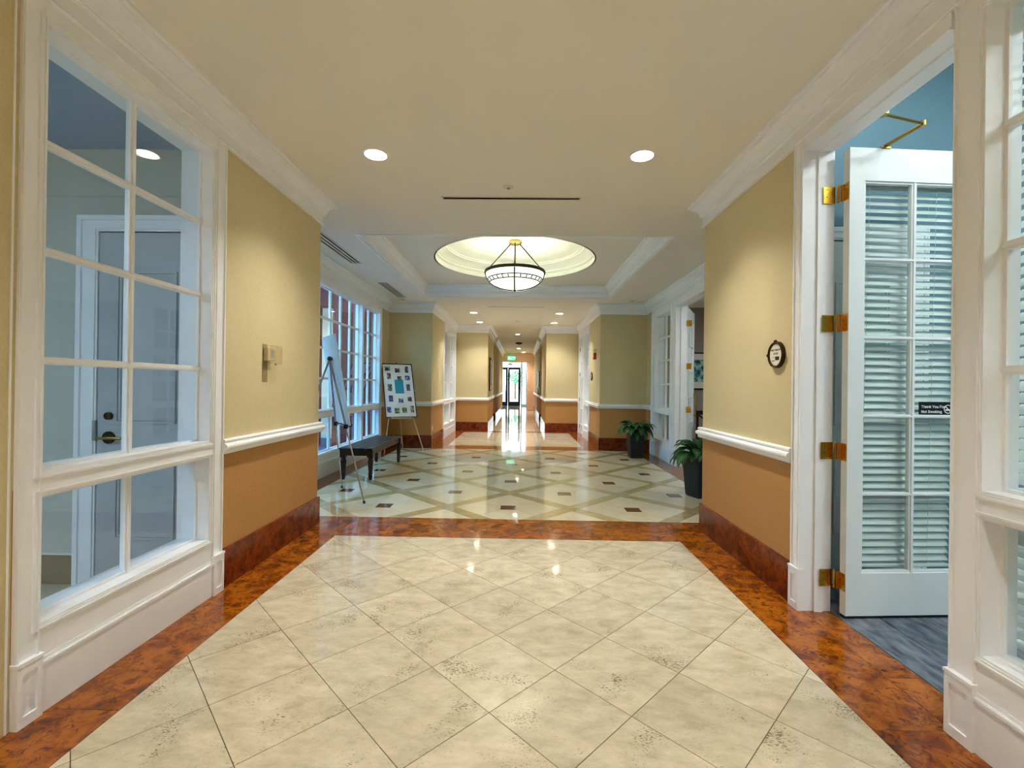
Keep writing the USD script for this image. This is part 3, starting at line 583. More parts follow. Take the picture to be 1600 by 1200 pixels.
# ---------------------------------------------------------------- rooms behind the glass
def room(x0, x1, y0, y1, zc, side, who, wm, cm='ceiling_paint', fm=None, skip=(), t=.1):
    for nm, m_, a in (('wall_far', wally(sbox(x0-t, 0, x1+t, zc), y1, y1+t), 'far'), ('wall_near', wally(sbox(x0-t, 0, x1+t, zc), y0-t, y0), 'near'),
                      ('wall_side', wallx(sbox(y0, 0, y1, zc), x0-t, x0), 'left'), ('wall_side', wallx(sbox(y0, 0, y1, zc), x1, x1+t), 'right')):
        if a in skip: continue
        one(nm, m_, wm, '%s wall of the %s' % (a, who), 'wall', kind='structure')
    one('ceiling', plate(sbox(x0-t, y0-t, x1+t, y1+t), zc, zc+.03), cm, 'ceiling of the '+who, 'ceiling', kind='structure')
    if fm: one('floor', plate(sbox(x0-t, y0-t, x1+t, y1+t), -.06, -.004), fm, 'floor of the '+who, 'floor', kind='structure')
room(-4.6, XL-.18, -1.2, 2.93, 2.833, 'left', 'dim room behind the nearest left window', 'taupe_paint', 'cool_ceiling_paint', 'tan_tile', ('right',))
room(1.87, 5.2, -1.2, 3.15, 3.55, 'right', 'blue office behind the open door', 'office_paint', 'white_paint', None, ('left',))
room(-8.2, LL-.2, Y1+.05, 10.9, 3.6, 'left', 'fitness room behind the lobby windows', 'cream_paint', 'white_paint', 'fitness_floor_blue', ('right',))
room(LR+.2, 6.2, Y1-.3, 9.9, 3.04, 'right', 'grey meeting room behind the lobby double doors', 'grey_paint', 'ceiling_paint', 'brown_tile', ('left',))
room(-4.0, CL-.2, 11.05, 13.3, 3.0, 'left', 'pale room behind the second corridor left windows', 'white_paint', 'white_paint', 'tan_tile', ('right',))
room(CR+.2, 3.6, 11.05, 13.3, 3.0, 'right', 'pale room behind the second corridor right window', 'white_paint', 'white_paint', 'tan_tile', ('left',))
# office carpet planks
cp = thing('floor', 'blue grey carpet planks on the office floor', 'floor', kind='structure')
obj('underlay', bx(XR+.165, 5.2, -1.2, 3.15, -.06, -.006), 'slot_black', cp)
for i in range(14):
    for j in range(7):
        x0 = XR+.166+.235*i; y0 = -1.2+.94*j-(.47 if i % 2 else 0)
        if x0 > 3.4: 
            continue
        obj('carpet_plank', bx(x0+.0015, x0+.2335, max(y0, -1.19)+.001, min(y0+.939, 3.149), -.006, .001 if (i*3+j) % 2 else .0), 'carpet_blue' if (i*2+j) % 3 else 'carpet_blue_dark', cp) if min(y0+.939, 3.149) > max(y0, -1.19)+.01 else None
obj('carpet_field', bx(XR+.166+.235*7, 5.2, -1.2, 3.15, -.006, .0), 'carpet_blue', cp)
# panelled white doors in the side rooms
def panel_door(name_label, x0, x1, y, zt, lever_at, deadbolt=True, cas=.135, m='door_paint', panels=((.35, .92), (1.08, 2.05)), lever_dir=1, right=True):
    DN[0] += 1
    d = tag(UsdGeom.Xform.Define(stage, '/World/door_%d' % (DN[0]+1)).GetPrim(), name_label, 'door', kind='structure')
    lim = sbox(-99, 0, x1+cas if right else x1, 9); cs = []
    for outer, inner, ya, yb in (((cas, cas*.75), (0, 0), y-.022, y), ((cas, cas*.75), (cas-.03, cas*.75-.03), y-.032, y-.02), ((.03, .03), (.012, .012), y-.03, y-.02)):
        cs.append(wally(sbox(x0-outer[0], 0, x1+outer[0], zt+outer[1]).difference(sbox(x0-inner[0], -.1, x1+inner[0], zt+inner[1])).intersection(lim), ya, yb))
    obj('casing', fuse(cs), 'trim_paint', d)
    obj('gap', wally(sbox(x0, .0, x1, zt), y-.003, y-.001), 'slot_black', d)
    obj('leaf', wally(sbox(x0+.006, .012, x1-.006, zt-.008), y-.016, y-.003), m, d)
    for a, b in panels:
        ps = [wally(sbox(x0+.13+k, a+k, x1-.13-k, b-k).difference(sbox(x0+.13+k+.014, a+k+.014, x1-.13-k-.014, b-k-.014)), y-.016-h, y-.014) for k, h in ((0, .012), (.018, .007))]
        obj('panel_moulding', fuse(ps), m, d)
    if lever_at:
        lx, lz = lever_at
        obj('lever_handle', [cyl((lx, y-.026, lz), (lx, y-.016, lz), .034, 24), tube([(lx, y-.02, lz), (lx, y-.065, lz)], .009), tube([(lx-.035*lever_dir, y-.068, lz), (lx, y-.068, lz), (lx+.06*lever_dir, y-.068, lz+.002), (lx+.115*lever_dir, y-.06, lz)], .009)], 'aged_brass', d, smooth=40)
        obj('rose', cyl((lx, y-.027, lz), (lx, y-.0155, lz), .040, 24), 'bronze', d)
        if deadbolt: obj('deadbolt', cyl((lx, y-.035, lz+.14), (lx, y-.015, lz+.14), .024, 20), 'bronze', d)
        obj('strike_plate', bx(x0-.012, x0+.004, y-.034, y-.012, lz-.02, lz+.11), 'steel', d)
    return d
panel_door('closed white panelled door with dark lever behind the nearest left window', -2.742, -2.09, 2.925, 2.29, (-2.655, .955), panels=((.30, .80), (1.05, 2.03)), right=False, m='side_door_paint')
tb = thing('baseboard_side', 'brown tile skirting beside the panelled door in the left room', 'baseboard', kind='structure')
for k in range(6): obj('brown_tile', bx(-2.885-.215*(k+1)+.004, -2.885-.215*k-.004, 2.914, 2.93, .0, .185), 'brown_tile', tb)
obj('grout_strip', bx(-4.6, -2.88, 2.918, 2.93, 0, .193), 'white_plastic', tb)
rt = thing('floor', 'tan and white tiles on the left room floor', 'floor', kind='structure')
for i in range(6):
    for j in range(6):
        obj('floor_tile', bx(-3.7+.3*i+.004, -3.7+.3*(i+1)-.004, 1.1+.3*j+.004, 1.1+.3*(j+1)-.004, -.004, .001), 'tan_tile' if (i+j) % 2 else 'brown_tile', rt)
panel_door('white panelled door in the blue office wall behind the open door', 1.99, 2.62, 3.145, 2.335, None, cas=.115)
# ---------------------------------------------------------------- lamps of the rooms
def troffer(x, y, z, label, m='lamp_cool', w=1.2, h=.6):
    t = thing('ceiling_light', label, 'ceiling light', (x, y, z), group='flat ceiling lights of the side rooms')
    obj('housing', [plate(sbox(-w/2, -h/2, w/2, h/2).difference(sbox(-w/2+.03, -h/2+.03, w/2-.03, h/2-.03)), -.03, -.002), bx(-w/2, w/2, -h/2, h/2, -.006, -.002)], 'white_plastic', t)
    obj('diffuser', bx(-w/2+.031, w/2-.031, -h/2+.031, h/2-.031, -.022, -.012), m, t)
troffer(3.3, 1.3, 3.55, 'flat troffer on the office ceiling near its door'); troffer(3.3, -.4, 3.55, 'flat troffer on the office ceiling farther from its door')
emis('lamp_dim', (.50, .72, 1.0), 14.0); emis('lamp_blue', (.18, .56, 1.0), 25.0)
troffer(-3.8, -.3, 2.833, 'dim cool ceiling light in the left room', 'lamp_dim')
for k, (x, y) in enumerate(((-4.9, 5.2), (-5.6, 6.9), (-7.0, 5.5), (-7.0, 8.4))): troffer(x, y, 3.6, 'blue white fitness room ceiling light, %s' % ['closest to the lobby windows', 'over the middle of the room', 'in the near back corner', 'in the far back corner'][k], 'lamp_blue')
troffer(4.2, 6.6, 3.04, 'neutral ceiling light of the grey meeting room', 'lamp_cool')
emis('lamp_neutral', (1.0, .93, .80), 1.6)
troffer(-3.0, 12.2, 3.0, 'pale ceiling light behind the second corridor left windows', 'lamp_neutral'); troffer(2.8, 12.2, 3.0, 'pale ceiling light behind the second corridor right window', 'lamp_neutral')
# recessed cans
can = thing('recessed_light', 'lit recessed ceiling lamp on the left of the foreground ceiling', 'recessed light', (*CAN_A[0], ZC), group='recessed ceiling lamps of the corridor')
obj('trim_ring', lathe([(.078, -.001), (.081, -.006), (.096, -.005), (.099, 0), (.078, 0), (.078, -.001)], 40), 'white_plastic', can, smooth=40)
obj('reflector', lathe([(.0, .124), (.083, .124), (.0805, .0), (.0785, .0), (.072, .08), (.068, .118), (0, .118), (0, .124)], 40), 'dome_paint', can, smooth=40)
obj('lens', lathe([(0, .112), (.066, .112), (.066, .116), (0, .116), (0, .112)], 32), 'lamp_warm', can)
LAB = ['', 'lit recessed ceiling lamp on the right of the foreground ceiling', 'recessed lamp above the viewer, left', 'recessed lamp above the viewer, right', 'recessed lamp behind the viewer, left', 'recessed lamp behind the viewer, right',
       'recessed lamp on the left of the second corridor, nearer one', 'recessed lamp close to the left pier wall', 'recessed lamp on the right of the second corridor, nearer one', 'recessed lamp close to the right pier wall',
       'recessed lamp at the start of the narrow corridor', 'recessed lamp in the middle of the narrow corridor', 'recessed lamp near the green exit sign']
for (x, y), l in list(zip(CANS, LAB))[1:]: dup(can, (x, y, ZC), l)
# slot diffusers
def slot(sl, label):
    t = thing('air_slot', label, 'air vent', ((sl[0]+sl[1])/2, (sl[2]+sl[3])/2, ZC), group='thin ceiling air slots'); w, h = (sl[1]-sl[0])/2, (sl[3]-sl[2])/2
    obj('frame', plate(sbox(-w-.012, -h-.012, w+.012, h+.012).difference(sbox(-w, -h, w, h)), -.004, 0), 'vent_white', t)
    obj('throat', [bx(-w, w, -h-.002, -h, 0, .09), bx(-w, w, h, h+.002, 0, .09), bx(-w, w, -h, h, .09, .095), bx(-w, w, -.003, .003, .004, .05)], 'slot_black', t)
slot(SLOT_A, 'long thin air slot across the foreground ceiling'); slot(SLOT_B, 'long thin air slot across the second corridor ceiling')
for (vx, va, vb), l in zip(VENTS, ['three slot air vent over the lobby left windows, nearer one', 'three slot air vent over the lobby left windows, farther one']):
    t = thing('slot_vent', l, 'air vent', (vx, (va+vb)/2, ZC), group='three slot lobby ceiling vents'); h = (vb-va)/2
    fr = sbox(-.085, -h-.02, .085, h+.02)
    for dx in (-.052, 0, .052): fr = fr.difference(sbox(dx-.013, -h, dx+.013, h))
    obj('face_plate', plate(fr, -.004, 0), 'vent_white', t)
    for dx in (-.052, 0, .052): obj('throat', [bx(dx-.015, dx-.013, -h, h, 0, .07), bx(dx+.013, dx+.015, -h, h, 0, .07), bx(dx-.013, dx+.013, -h, h, .07, .075)], 'slot_black', t)
# sprinkler plates and detectors
def disc(name, x, y, z, label, cat, m='vent_white', r=.045, h=.012):
    t = thing(name, label, cat, (x, y, z), group='sprinkler covers on the ceiling' if cat == 'sprinkler' else None); obj('cover', lathe([(0, -h), (r*.7, -h), (r, -h*.3), (r, 0), (0, 0), (0, -h)], 24), m, t, smooth=40); obj('core', lathe([(0, -h*1.6), (r*.3, -h*1.5), (r*.35, -h*.9), (0, -h*.9), (0, -h*1.6)], 16), 'grey_plastic', t)
disc('sprinkler', -.126, 3.945, ZC, 'small pale sprinkler cover ahead of the foreground air slot', 'sprinkler')
disc('sprinkler', -2.41, 9.23, ZC, 'sprinkler cover at the far left of the lobby ceiling', 'sprinkler'); disc('sprinkler', 2.21, 9.15, ZC, 'sprinkler cover at the far right of the lobby ceiling', 'sprinkler')
disc('sprinkler', -.116, 12.2, ZC, 'sprinkler cover between the second corridor lamps', 'sprinkler')
disc('smoke_detector', -.08, 18.4, ZC, 'dark round detector on the narrow corridor ceiling', 'smoke detector', 'black_plastic', .14, .06)
# ---------------------------------------------------------------- pendant
P = thing('pendant_light', 'bronze rimmed glowing glass bowl pendant under the lit dome', 'pendant light', (DC[0], DC[1], 0)); RR = .462
obj('canopy', lathe([(0, 3.50), (.085, 3.50), (.10, 3.512), (.10, 3.55), (0, 3.553), (0, 3.50)], 32), 'aged_brass', P, smooth=40)
for k in range(4):
    a = PI/4*0+k*PI/2; c, s = math.cos(a), math.sin(a)
    obj('rod', tube([(.07*c, .07*s, 3.505), (RR*c*.97, RR*s*.97, 3.075)], .009), 'dark_bronze', P)
obj('rim_ring', lathe([(RR-.02, 3.045), (RR+.004, 3.04), (RR+.01, 3.06), (RR+.004, 3.085), (RR-.02, 3.085), (RR-.02, 3.045)], 64), 'dark_bronze', P, smooth=40)
def bowl_r(z): # z 0 (bottom) .. 1 (rim)
    return (RR-.012)*math.sin(math.acos(max(-1, 1-z))) if z < 1 else RR-.012
bp = [((RR-.014)*math.sin(t), 3.055-.262*math.cos(t)**.9 if math.cos(t) > 0 else 3.055) for t in np.linspace(0, PI/2, 24)]
bp2 = [(max(r-.008, 0), z+.008) for r, z in bp][::-1]
obj('glass_bowl', lathe(bp+bp2+[bp[0]], 64), 'bowl_glass', P, smooth=60)
def on_bowl(t, a, off=.004): r = (RR-.014)*math.sin(t)+off*math.sin(t); z = 3.055-.262*max(math.cos(t), 0)**.9-off*math.cos(t); return (r*math.cos(a), r*math.sin(a), z)
for k in range(4): obj('strap', tube([on_bowl(t, k*PI/2-PI/2+.0) for t in np.linspace(.06, 1.52, 16)], .009, 6), 'dark_bronze', P)
for tt in (1.02, 1.22): obj('lattice_band', tube([on_bowl(tt, a) for a in np.linspace(0, 2*PI, 65)], .0062, 6), 'dark_bronze', P)
for k in range(28): obj('lattice_bar', tube([on_bowl(t, k*2*PI/28) for t in (1.02, 1.12, 1.22)], .0062, 6), 'dark_bronze', P)
obj('finial', lathe([(0, 2.765), (.012, 2.775), (.026, 2.79), (.02, 2.80), (0, 2.802), (0, 2.765)], 20), 'dark_bronze', P, smooth=40)
for k in range(3):
    a = k*2*PI/3+.4; s = trimesh.creation.icosphere(2, .035); s.apply_translation([.16*math.cos(a), .16*math.sin(a), 3.02]); obj('bulb', s, 'bulb_glow', P, smooth=True)

# ---------------------------------------------------------------- wall items
th = thing('thermostat', 'beige thermostat under a clear acrylic guard on the left wall', 'thermostat', (XL, 3.42, 1.465))
obj('guard', [bx(.003, .06, -.085, -.0825, -.0, .135), bx(.003, .06, .0825, .085, -.0, .135), bx(.003, .06, -.085, .085, .132, .135), bx(.003, .06, -.085, .085, 0, .003), bx(.057, .06, -.085, .085, .0, .135)], 'clear_acrylic', th)
obj('back_plate', bx(0, .003, -.09, -.02, -.14, .145), 'clear_acrylic', th); obj('body', bev(.003, .035, -.075, .02, .02, .115, .004), 'beige_plastic', th)
obj('display', bx(.034, .0362, -.03, .012, .045, .10), 'grey_plastic', th); obj('lock', cyl((.058, -.02, -.004), (.07, -.02, -.004), .008, 12), 'steel', th)
def round_sign(name, x, y, z, r, label, s=-1, text=True):
    t = thing(name, label, 'sign', (x, y, z))
    def mp(m):
        v = np.array(m.vertices); m = m.copy(); m.vertices = np.c_[-v[:, 2], -v[:, 0], v[:, 1]]; m.fix_normals(); return m
    obj('plate', mp(lathe([(0, .004), (r*.84, .004), (r*.84, .016), (0, .016), (0, .004)], 48)), 'sign_ivory', t)
    obj('ring', mp(lathe([(r*.80, 0), (r, 0), (r, .018), (r*.94, .026), (r*.84, .022), (r*.80, .016), (r*.80, 0)], 48)), 'bronze', t, smooth=40)
    for a in (90, 180, 0, 270) if not text else (90, 180, 0):
        c, q = math.cos(math.radians(a)), math.sin(math.radians(a))
        k = trimesh.creation.icosphere(2, r*.13); k.apply_translation([c*r*1.0, q*r*1.0, .018]); obj('clasp', mp(k), 'bronze', t, smooth=True)
    if text:
        def tx(s_, h, xx, yy):
            m = meshkit.text_mesh(s_, h, .001); w = m.bounds[1][0]; m.apply_translation([xx-w/2, yy, .016]); return mp(m)
        obj('lettering', [tx('MULTIMEDIA', r*.135, 0, r*.30), tx('ROOM', r*.145, 0, r*.02)], 'sign_ink', t)
        obj('small_print', [mp(bx(-r*.52, -r*.12, -r*.20, -r*.18, .016, .0165)), mp(bx(-r*.52, -r*.12, -r*.47, -r*.41, .016, .0165))], 'sign_ink', t)
        obj('slider', mp(bx(.0, r*.44, -r*.40, -r*.14, .016, .019)), 'black_plastic', t)
round_sign('room_sign', XR, 3.05, 1.548, .088, 'round ivory room sign in a bronze ring on the right corridor wall')
round_sign('room_sign', CR, 10.62, 1.555, .09, 'round bronze room sign farther along the second corridor right wall', text=False)
fa = thing('fire_alarm', 'red fire alarm pull box on the second corridor right wall', 'fire alarm', (CR, 10.13, 1.99))
obj('box', bev(-.055, 0, -.06, .06, -.07, .07, .006), 'alarm_red', fa); obj('pull_bar', bev(-.07, -.05, -.045, .045, -.02, .0, .003), 'sticker_white', fa); obj('strobe', bev(-.06, 0, -.04, .04, .09, .15, .004), 'white_plastic', fa)
ou = thing('wall_outlet', 'small white outlet cover low on the second corridor left wall', 'outlet', (CL, 9.72, .39)); obj('cover', bev(0, .008, -.035, .035, -.057, .057, .003), 'white_plastic', ou); obj('socket', [bx(.008, .0095, -.015, .015, a, a+.03) for a in (-.04, .01)], 'beige_plastic', ou)
def picture(name, label, x, y0, y1, z0, z1, s, fm, am, mw, fw=.03):
    t = thing(name, label, 'picture', (x, (y0+y1)/2, (z0+z1)/2)); h, v = (y1-y0)/2, (z1-z0)/2
    f = lambda pl, a, b: wallx(pl, min(s*a, s*b), max(s*a, s*b))
    obj('frame', f(sbox(-h, -v, h, v).difference(sbox(-h+fw, -v+fw, h-fw, v-fw)), .002, .035), fm, t); obj('mat', f(sbox(-h+fw, -v+fw, h-fw, v-fw), .002, .02), 'mat_board', t)
    obj('print', f(sbox(-h+fw+mw, -v+fw+mw, h-fw-mw, v-fw-mw), .0201, .022), am, t)
picture('framed_picture', 'tall black framed picture on the narrow corridor left wall', NL, 13.75, 14.75, 1.14, 2.15, 1, 'black_frame', 'small_art', .12, .045)
picture('wall_plaque', 'dark wooden plaque on the narrow corridor right wall', NR, 17.7, 19.0, 1.26, 1.86, -1, 'dark_wood', 'dark_wood', .02, .05)
# picture in the grey room (faces -y)
gp = thing('framed_picture', 'black framed teal abstract with white mat in the grey room', 'picture', (3.88, 9.9, 1.68))
for nm, a, b, d0, d1, m in (('mat', 0, .0, -.02, -.002, 'mat_board'), ('print', .13, 0, -.0215, -.02, 'teal_art')):
    obj(nm, wally(sbox(-.40+a, -.37+a*1.05+.0, .40-a, .37-a), d0, d1), m, gp)
obj('frame', wally(sbox(-.43, -.40, .43, .40).difference(sbox(-.40, -.37, .40, .37)), -.035, -.002), 'black_frame', gp)

# ---------------------------------------------------------------- bench
B = thing('bench', 'dark slatted wooden bench with turned legs under the lobby windows', 'bench', (-2.235, 6.975, 0)); bw, bl, bh = .235, .80, .44
for k in range(5):
    x0 = -bw+(2*bw/5)*k; obj('seat_slat', bev(x0+.004, x0+2*bw/5-.004, -bl, bl, bh-.024, bh, .004), 'dark_wood', B)
obj('apron', [bx(-bw+.03, bw-.03, -bl+.035, -bl+.06, bh-.105, bh-.024), bx(-bw+.03, bw-.03, bl-.06, bl-.035, bh-.105, bh-.024), bx(-bw+.035, -bw+.06, -bl+.04, bl-.04, bh-.105, bh-.024), bx(bw-.06, bw-.035, -bl+.04, bl-.04, bh-.105, bh-.024)], 'dark_wood', B)
lp = [(0, 0), (.018, 0), (.026, .035), (.03, .06), (.024, .075), (.032, .085), (.032, .095), (.024, .105), (.027, .12), (.036, .22), (.038, .26), (.034, .275), (.026, .285), (.036, .295), (.036, .305), (.026, .315), (0, .316), (0, 0)]
for sx in (-1, 1):
    for sy in (-1, 1):
        x, y = sx*(bw-.047), sy*(bl-.075)
        obj('leg', [lathe(lp, 20, (x, y, 0)), bx(x-.038, x+.038, y-.038, y+.038, .312, bh-.024)], 'dark_wood', B, smooth=35)
# ---------------------------------------------------------------- easels
def leg(name, a, b, r, m, parent, foot=True):
    a, b = np.array(a), np.array(b); mid = a+(b-a)*.55
    lg = obj(name, [cyl(a, mid, r, 12), cyl(mid, b, r*.72, 12)], m, parent, smooth=40)
    if foot: obj('foot', cyl(b, b+(b-a)/np.linalg.norm(b-a)*-.03, r*1.25, 12), 'black_plastic', lg)
    return lg
E1 = thing('easel', 'silver metal easel seen from behind, nearest the lobby corner', 'easel', (0, 0, 0))
apex = np.array([-2.17, 5.15, 1.60]); fB, fA, fC = np.array([-1.704, 5.012, 0]), np.array([-2.242, 5.746, 0]), np.array([-2.62, 4.86, 0])
for q in (fA, fB, fC): leg('leg', apex, q, .0115, 'steel', E1)
obj('hub', [trimesh.creation.icosphere(2, .028).apply_translation(apex)], 'black_plastic', E1)
pA, pB = apex+(fA-apex)*.475, apex+(fB-apex)*.475
ax = (fB-fA)/np.linalg.norm(fB-fA); nf = np.array([-ax[1], ax[0], 0]);  # away from the rear leg
if nf@(fC-apex) > 0: nf = -nf
for q in (pA, pB): obj('ledge_clip', [bev(-.02, .02, -.02, .02, -.025, .025, .003).apply_translation(q), cyl(q, q+nf*.07, .006, 8), cyl(q+nf*.062, q+nf*.068+np.array([0, 0, .025]), .006, 8)], 'black_plastic', E1)
obj('cross_brace', [tube([pA, (pA+pB)/2, pB], .005)], 'steel', E1)
# board leaning on it: bottom edge on the clips, plane through the two front legs
dn = ((fA+fB)/2-apex); dn /= np.linalg.norm(dn); up = -dn; bn = np.cross(ax, up); bn = bn if bn@nf > 0 else -bn
FB = thing('foam_board', 'blank white foam board on the nearest easel, seen from behind', 'board', (0, 0, 0))
c0 = (pA+pB)/2+bn*.024+up*.012
def slab(c0, ax, up, bn, w0, w1, h0, h1, t0, t1):
    return trimesh.convex.convex_hull(np.array([c0+ax*a+up*b+bn*c for a in (w0, w1) for b in (h0, h1) for c in (t0, t1)]))
obj('board', slab(c0, ax, up, bn, -.31, .31, 0, 1.02, 0, .006), 'foam_board', FB); obj('label_tag', slab(c0, ax, up, bn, -.06, .06, .86, .96, -.0015, 0), 'sign_ivory', FB)
E2 = thing('easel', 'pale wooden easel holding the black framed photo board', 'easel', (0, 0, 0))
yaw, lean, bw2, bh2 = .48, .45, .58, 1.14
r_ = np.array([math.cos(yaw), math.sin(yaw), 0]); n_ = np.array([math.sin(yaw), -math.cos(yaw), 0]); u_ = math.cos(lean)*np.array([0, 0, 1])-math.sin(lean)*n_; bn_ = np.cross(r_, u_)
c2 = np.array([-2.385, 8.95, 1.203]); bot = c2-u_*bh2/2-bn_*.02
PB = thing('photo_board', 'black framed board of photo prints round a teal sheet', 'board', (0, 0, 0))
obj('backing', slab(c2, r_, u_, bn_, -bw2/2, bw2/2, -bh2/2, bh2/2, -.006, 0), 'mat_board', PB)
obj('frame', [slab(c2, r_, u_, bn_, *q, -.008, .006) for q in ((-bw2/2-.012, bw2/2+.012, bh2/2-.004, bh2/2+.014), (-bw2/2-.012, bw2/2+.012, -bh2/2-.014, -bh2/2+.004), (-bw2/2-.014, -bw2/2+.004, -bh2/2, bh2/2), (bw2/2-.004, bw2/2+.014, -bh2/2, bh2/2))], 'black_frame', PB)
PRN = [(.17, .09, .11, .10, 0), (.50, .12, .10, .095, 1), (.82, .10, .07, .14, 4), (.20, .235, .08, .13, 2), (.55, .275, .09, .09, 2), (.82, .265, .10, .10, 3), (.20, .455, .085, .15, 4), (.82, .45, .075, .14, 5), (.20, .66, .085, .13, 5), (.53, .70, .095, .09, 3), (.83, .675, .085, .10, 7), (.11, .865, .085, .12, 3), (.37, .885, .095, .11, 6), (.62, .88, .095, .11, 6), (.88, .86, .07, .14, 0)]
for u, v, w, h, k in PRN: obj('photo_print', slab(c2, r_, u_, bn_, (u-.5)*bw2-w*.5*.95, (u-.5)*bw2+w*.5*.95, (.5-v)*bh2-h*.5, (.5-v)*bh2+h*.5, 0, .0015), 'photo_%d' % k, PB)
obj('teal_sheet', slab(c2, r_, u_, bn_, -.075, .095, -.075, .225, 0, .0015), 'teal_paper', PB)
ap2 = c2+u_*(bh2/2+.03)-bn_*.035
for q in (np.array([-1.829, 8.747, 0]), np.array([-2.56, 8.60, 0])): leg('leg', ap2, q, .014, 'pale_wood', E2, False)
leg('leg', ap2, np.array([-2.42, 9.42, 0]), .014, 'pale_wood', E2, False)
obj('ledge', slab(bot, r_, u_, bn_, -.2, .2, -.03, -.012, -.03, .03), 'pale_wood', E2); obj('clasp', trimesh.creation.icosphere(2, .02).apply_translation(ap2), 'black_plastic', E2)
# ---------------------------------------------------------------- plants
def plant(label, x, y, seed, rz=0):
    rg = np.random.default_rng(seed)
    t = thing('potted_plant', label, 'potted plant', (x, y, 0), rz, group='potted plants on the lobby right')
    prof = [(.112, .0), (.122, .03), (.150, .47), (.155, .475), (.155, .50), (.14, .50), (.135, .46)]
    rings = []
    for r, z in prof:
        q = sbox(-r+.02, -r+.02, r-.02, r-.02).buffer(.02, 4); c = np.array(q.exterior.coords)[:-1]; rings.append(np.c_[c, np.full(len(c), z)])
    n = len(rings[0]); v = np.vstack(rings+[[[0, 0, 0]], [[0, 0, .46]]]); fc = []
    for i in range(len(rings)-1):
        for j in range(n): k = (j+1) % n; fc += [[i*n+j, i*n+k, (i+1)*n+k], [i*n+j, (i+1)*n+k, (i+1)*n+j]]
    for j in range(n): k = (j+1) % n; fc += [[len(v)-2, k, j], [len(v)-1, (len(rings)-1)*n+j, (len(rings)-1)*n+k]]
    m = trimesh.Trimesh(v, fc, process=False); m.fix_normals(); obj('pot', m, 'pot_dark', t, smooth=30)
    obj('soil', bx(-.13, .13, -.13, .13, .44, .465), 'soil', t)
    for k in range(48):
        a = rg.uniform(0, 2*PI) if k > 26 else k*2.399; L = rg.uniform(.30, .44); el = rg.uniform(.35, 1.35) if k > 26 else rg.uniform(.2, .8); W = rg.uniform(.056, .08)
        base = np.array([.04*math.cos(a), .04*math.sin(a), .46+rg.uniform(0, .10)])
        S = 9; pts = []; p = base.copy(); e = el; droop = rg.uniform(2.0, 3.0)
        for i in range(S):
            pts.append(p.copy()); d = np.array([math.cos(a)*math.cos(e), math.sin(a)*math.cos(e), math.sin(e)]); p = p+d*L/(S-1); e -= droop/(S-1)*(.5+i/S)
        side = np.array([-math.sin(a), math.cos(a), 0]); vv = []; uv = []; ff = []
        for i, q in enumerate(pts):
            s = i/(S-1); w = W*max(.06 if i < S-1 else 0.0, math.sin(PI*min(1, .08+s*.94))**.75) if s > .12 else W*.15
            for j in range(5):
                tt = j/4-.5; vv.append(q+side*2*tt*w+np.array([0, 0, abs(tt)*w*.55])); uv.append((j/4, s))
        for i in range(S-1):
            for j in range(4): q0 = i*5+j; ff += [[q0, q0+1, q0+6], [q0, q0+6, q0+5]]
        obj('leaf', trimesh.Trimesh(np.array(vv), ff, process=False), 'leaf_green' if k % 3 else 'leaf_dark', t, smooth=True, uv=uv)
    return t
plant('leafy green plant in a tall black pot at the lobby far right corner', 2.175, 8.62, 3)
plant('leafy green plant in a black pot half hidden by the right wall corner', 2.20, 5.62, 11, 20)
# ---------------------------------------------------------------- chair in grey room
Ch = thing('cross_back_chair', 'dark wooden chair with a cross back in the grey room', 'chair', (3.33, 8.10, 0), 180)
for sx in (-.21, .21):
    obj('leg', [bev(sx-.02, sx+.02, -.02, .02, 0, .92, .004)], 'dark_wood', Ch); obj('leg', [bev(sx-.02, sx+.02, .40, .44, 0, .44, .004)], 'dark_wood', Ch)
obj('top_rail', bev(-.21, .21, -.02, .02, .85, .92, .004), 'dark_wood', Ch); obj('lower_rail', bev(-.21, .21, -.016, .016, .50, .54, .004), 'dark_wood', Ch); obj('seat_frame', bev(-.23, .23, -.02, .44, .40, .45, .006), 'dark_wood', Ch)
obj('cross_brace', [tube([(-.19, 0, .54), (0, -.004, .695), (.19, 0, .85)], .014), tube([(.19, 0, .54), (0, .004, .695), (-.19, 0, .85)], .014)], 'dark_wood', Ch); obj('cushion', bev(-.22, .22, .0, .43, .45, .50, .015), 'cushion_tan', Ch)
# ---------------------------------------------------------------- fitness room
one('trim_soffit', bx(-8.2, LL-.12, 9.45, 9.75, 2.93, 3.6), 'red_paint', 'dark red beam below the fitness room ceiling', 'beam', kind='structure')
one('lower_ceiling', bx(-8.2, LL-.12, 9.75, 10.9, 2.93, 2.96), 'white_paint', 'lower white ceiling strip at the back of the fitness room', 'ceiling', kind='structure')
one('wall_side', bx(-3.90, LL-.12, 9.40, 9.76, 0, 3.6), 'red_paint', 'dark red wall pier inside the fitness room', 'wall', kind='structure')
one('wall_side', bx(-4.62, -4.28, 9.42, 9.76, 0, 2.93), 'red_paint', 'dark red square column inside the fitness room', 'column', kind='structure')
fl_ = thing('recessed_spot', 'round lit lamp in the lower fitness room ceiling', 'ceiling light', (-4.9, 10.2, 2.93)); obj('lens', lathe([(0, -.01), (.09, -.01), (.09, 0), (0, 0), (0, -.01)], 24), 'lamp_fitness', fl_); obj('ring', lathe([(.09, -.012), (.11, -.01), (.11, 0), (.09, 0), (.09, -.012)], 24), 'white_plastic', fl_)
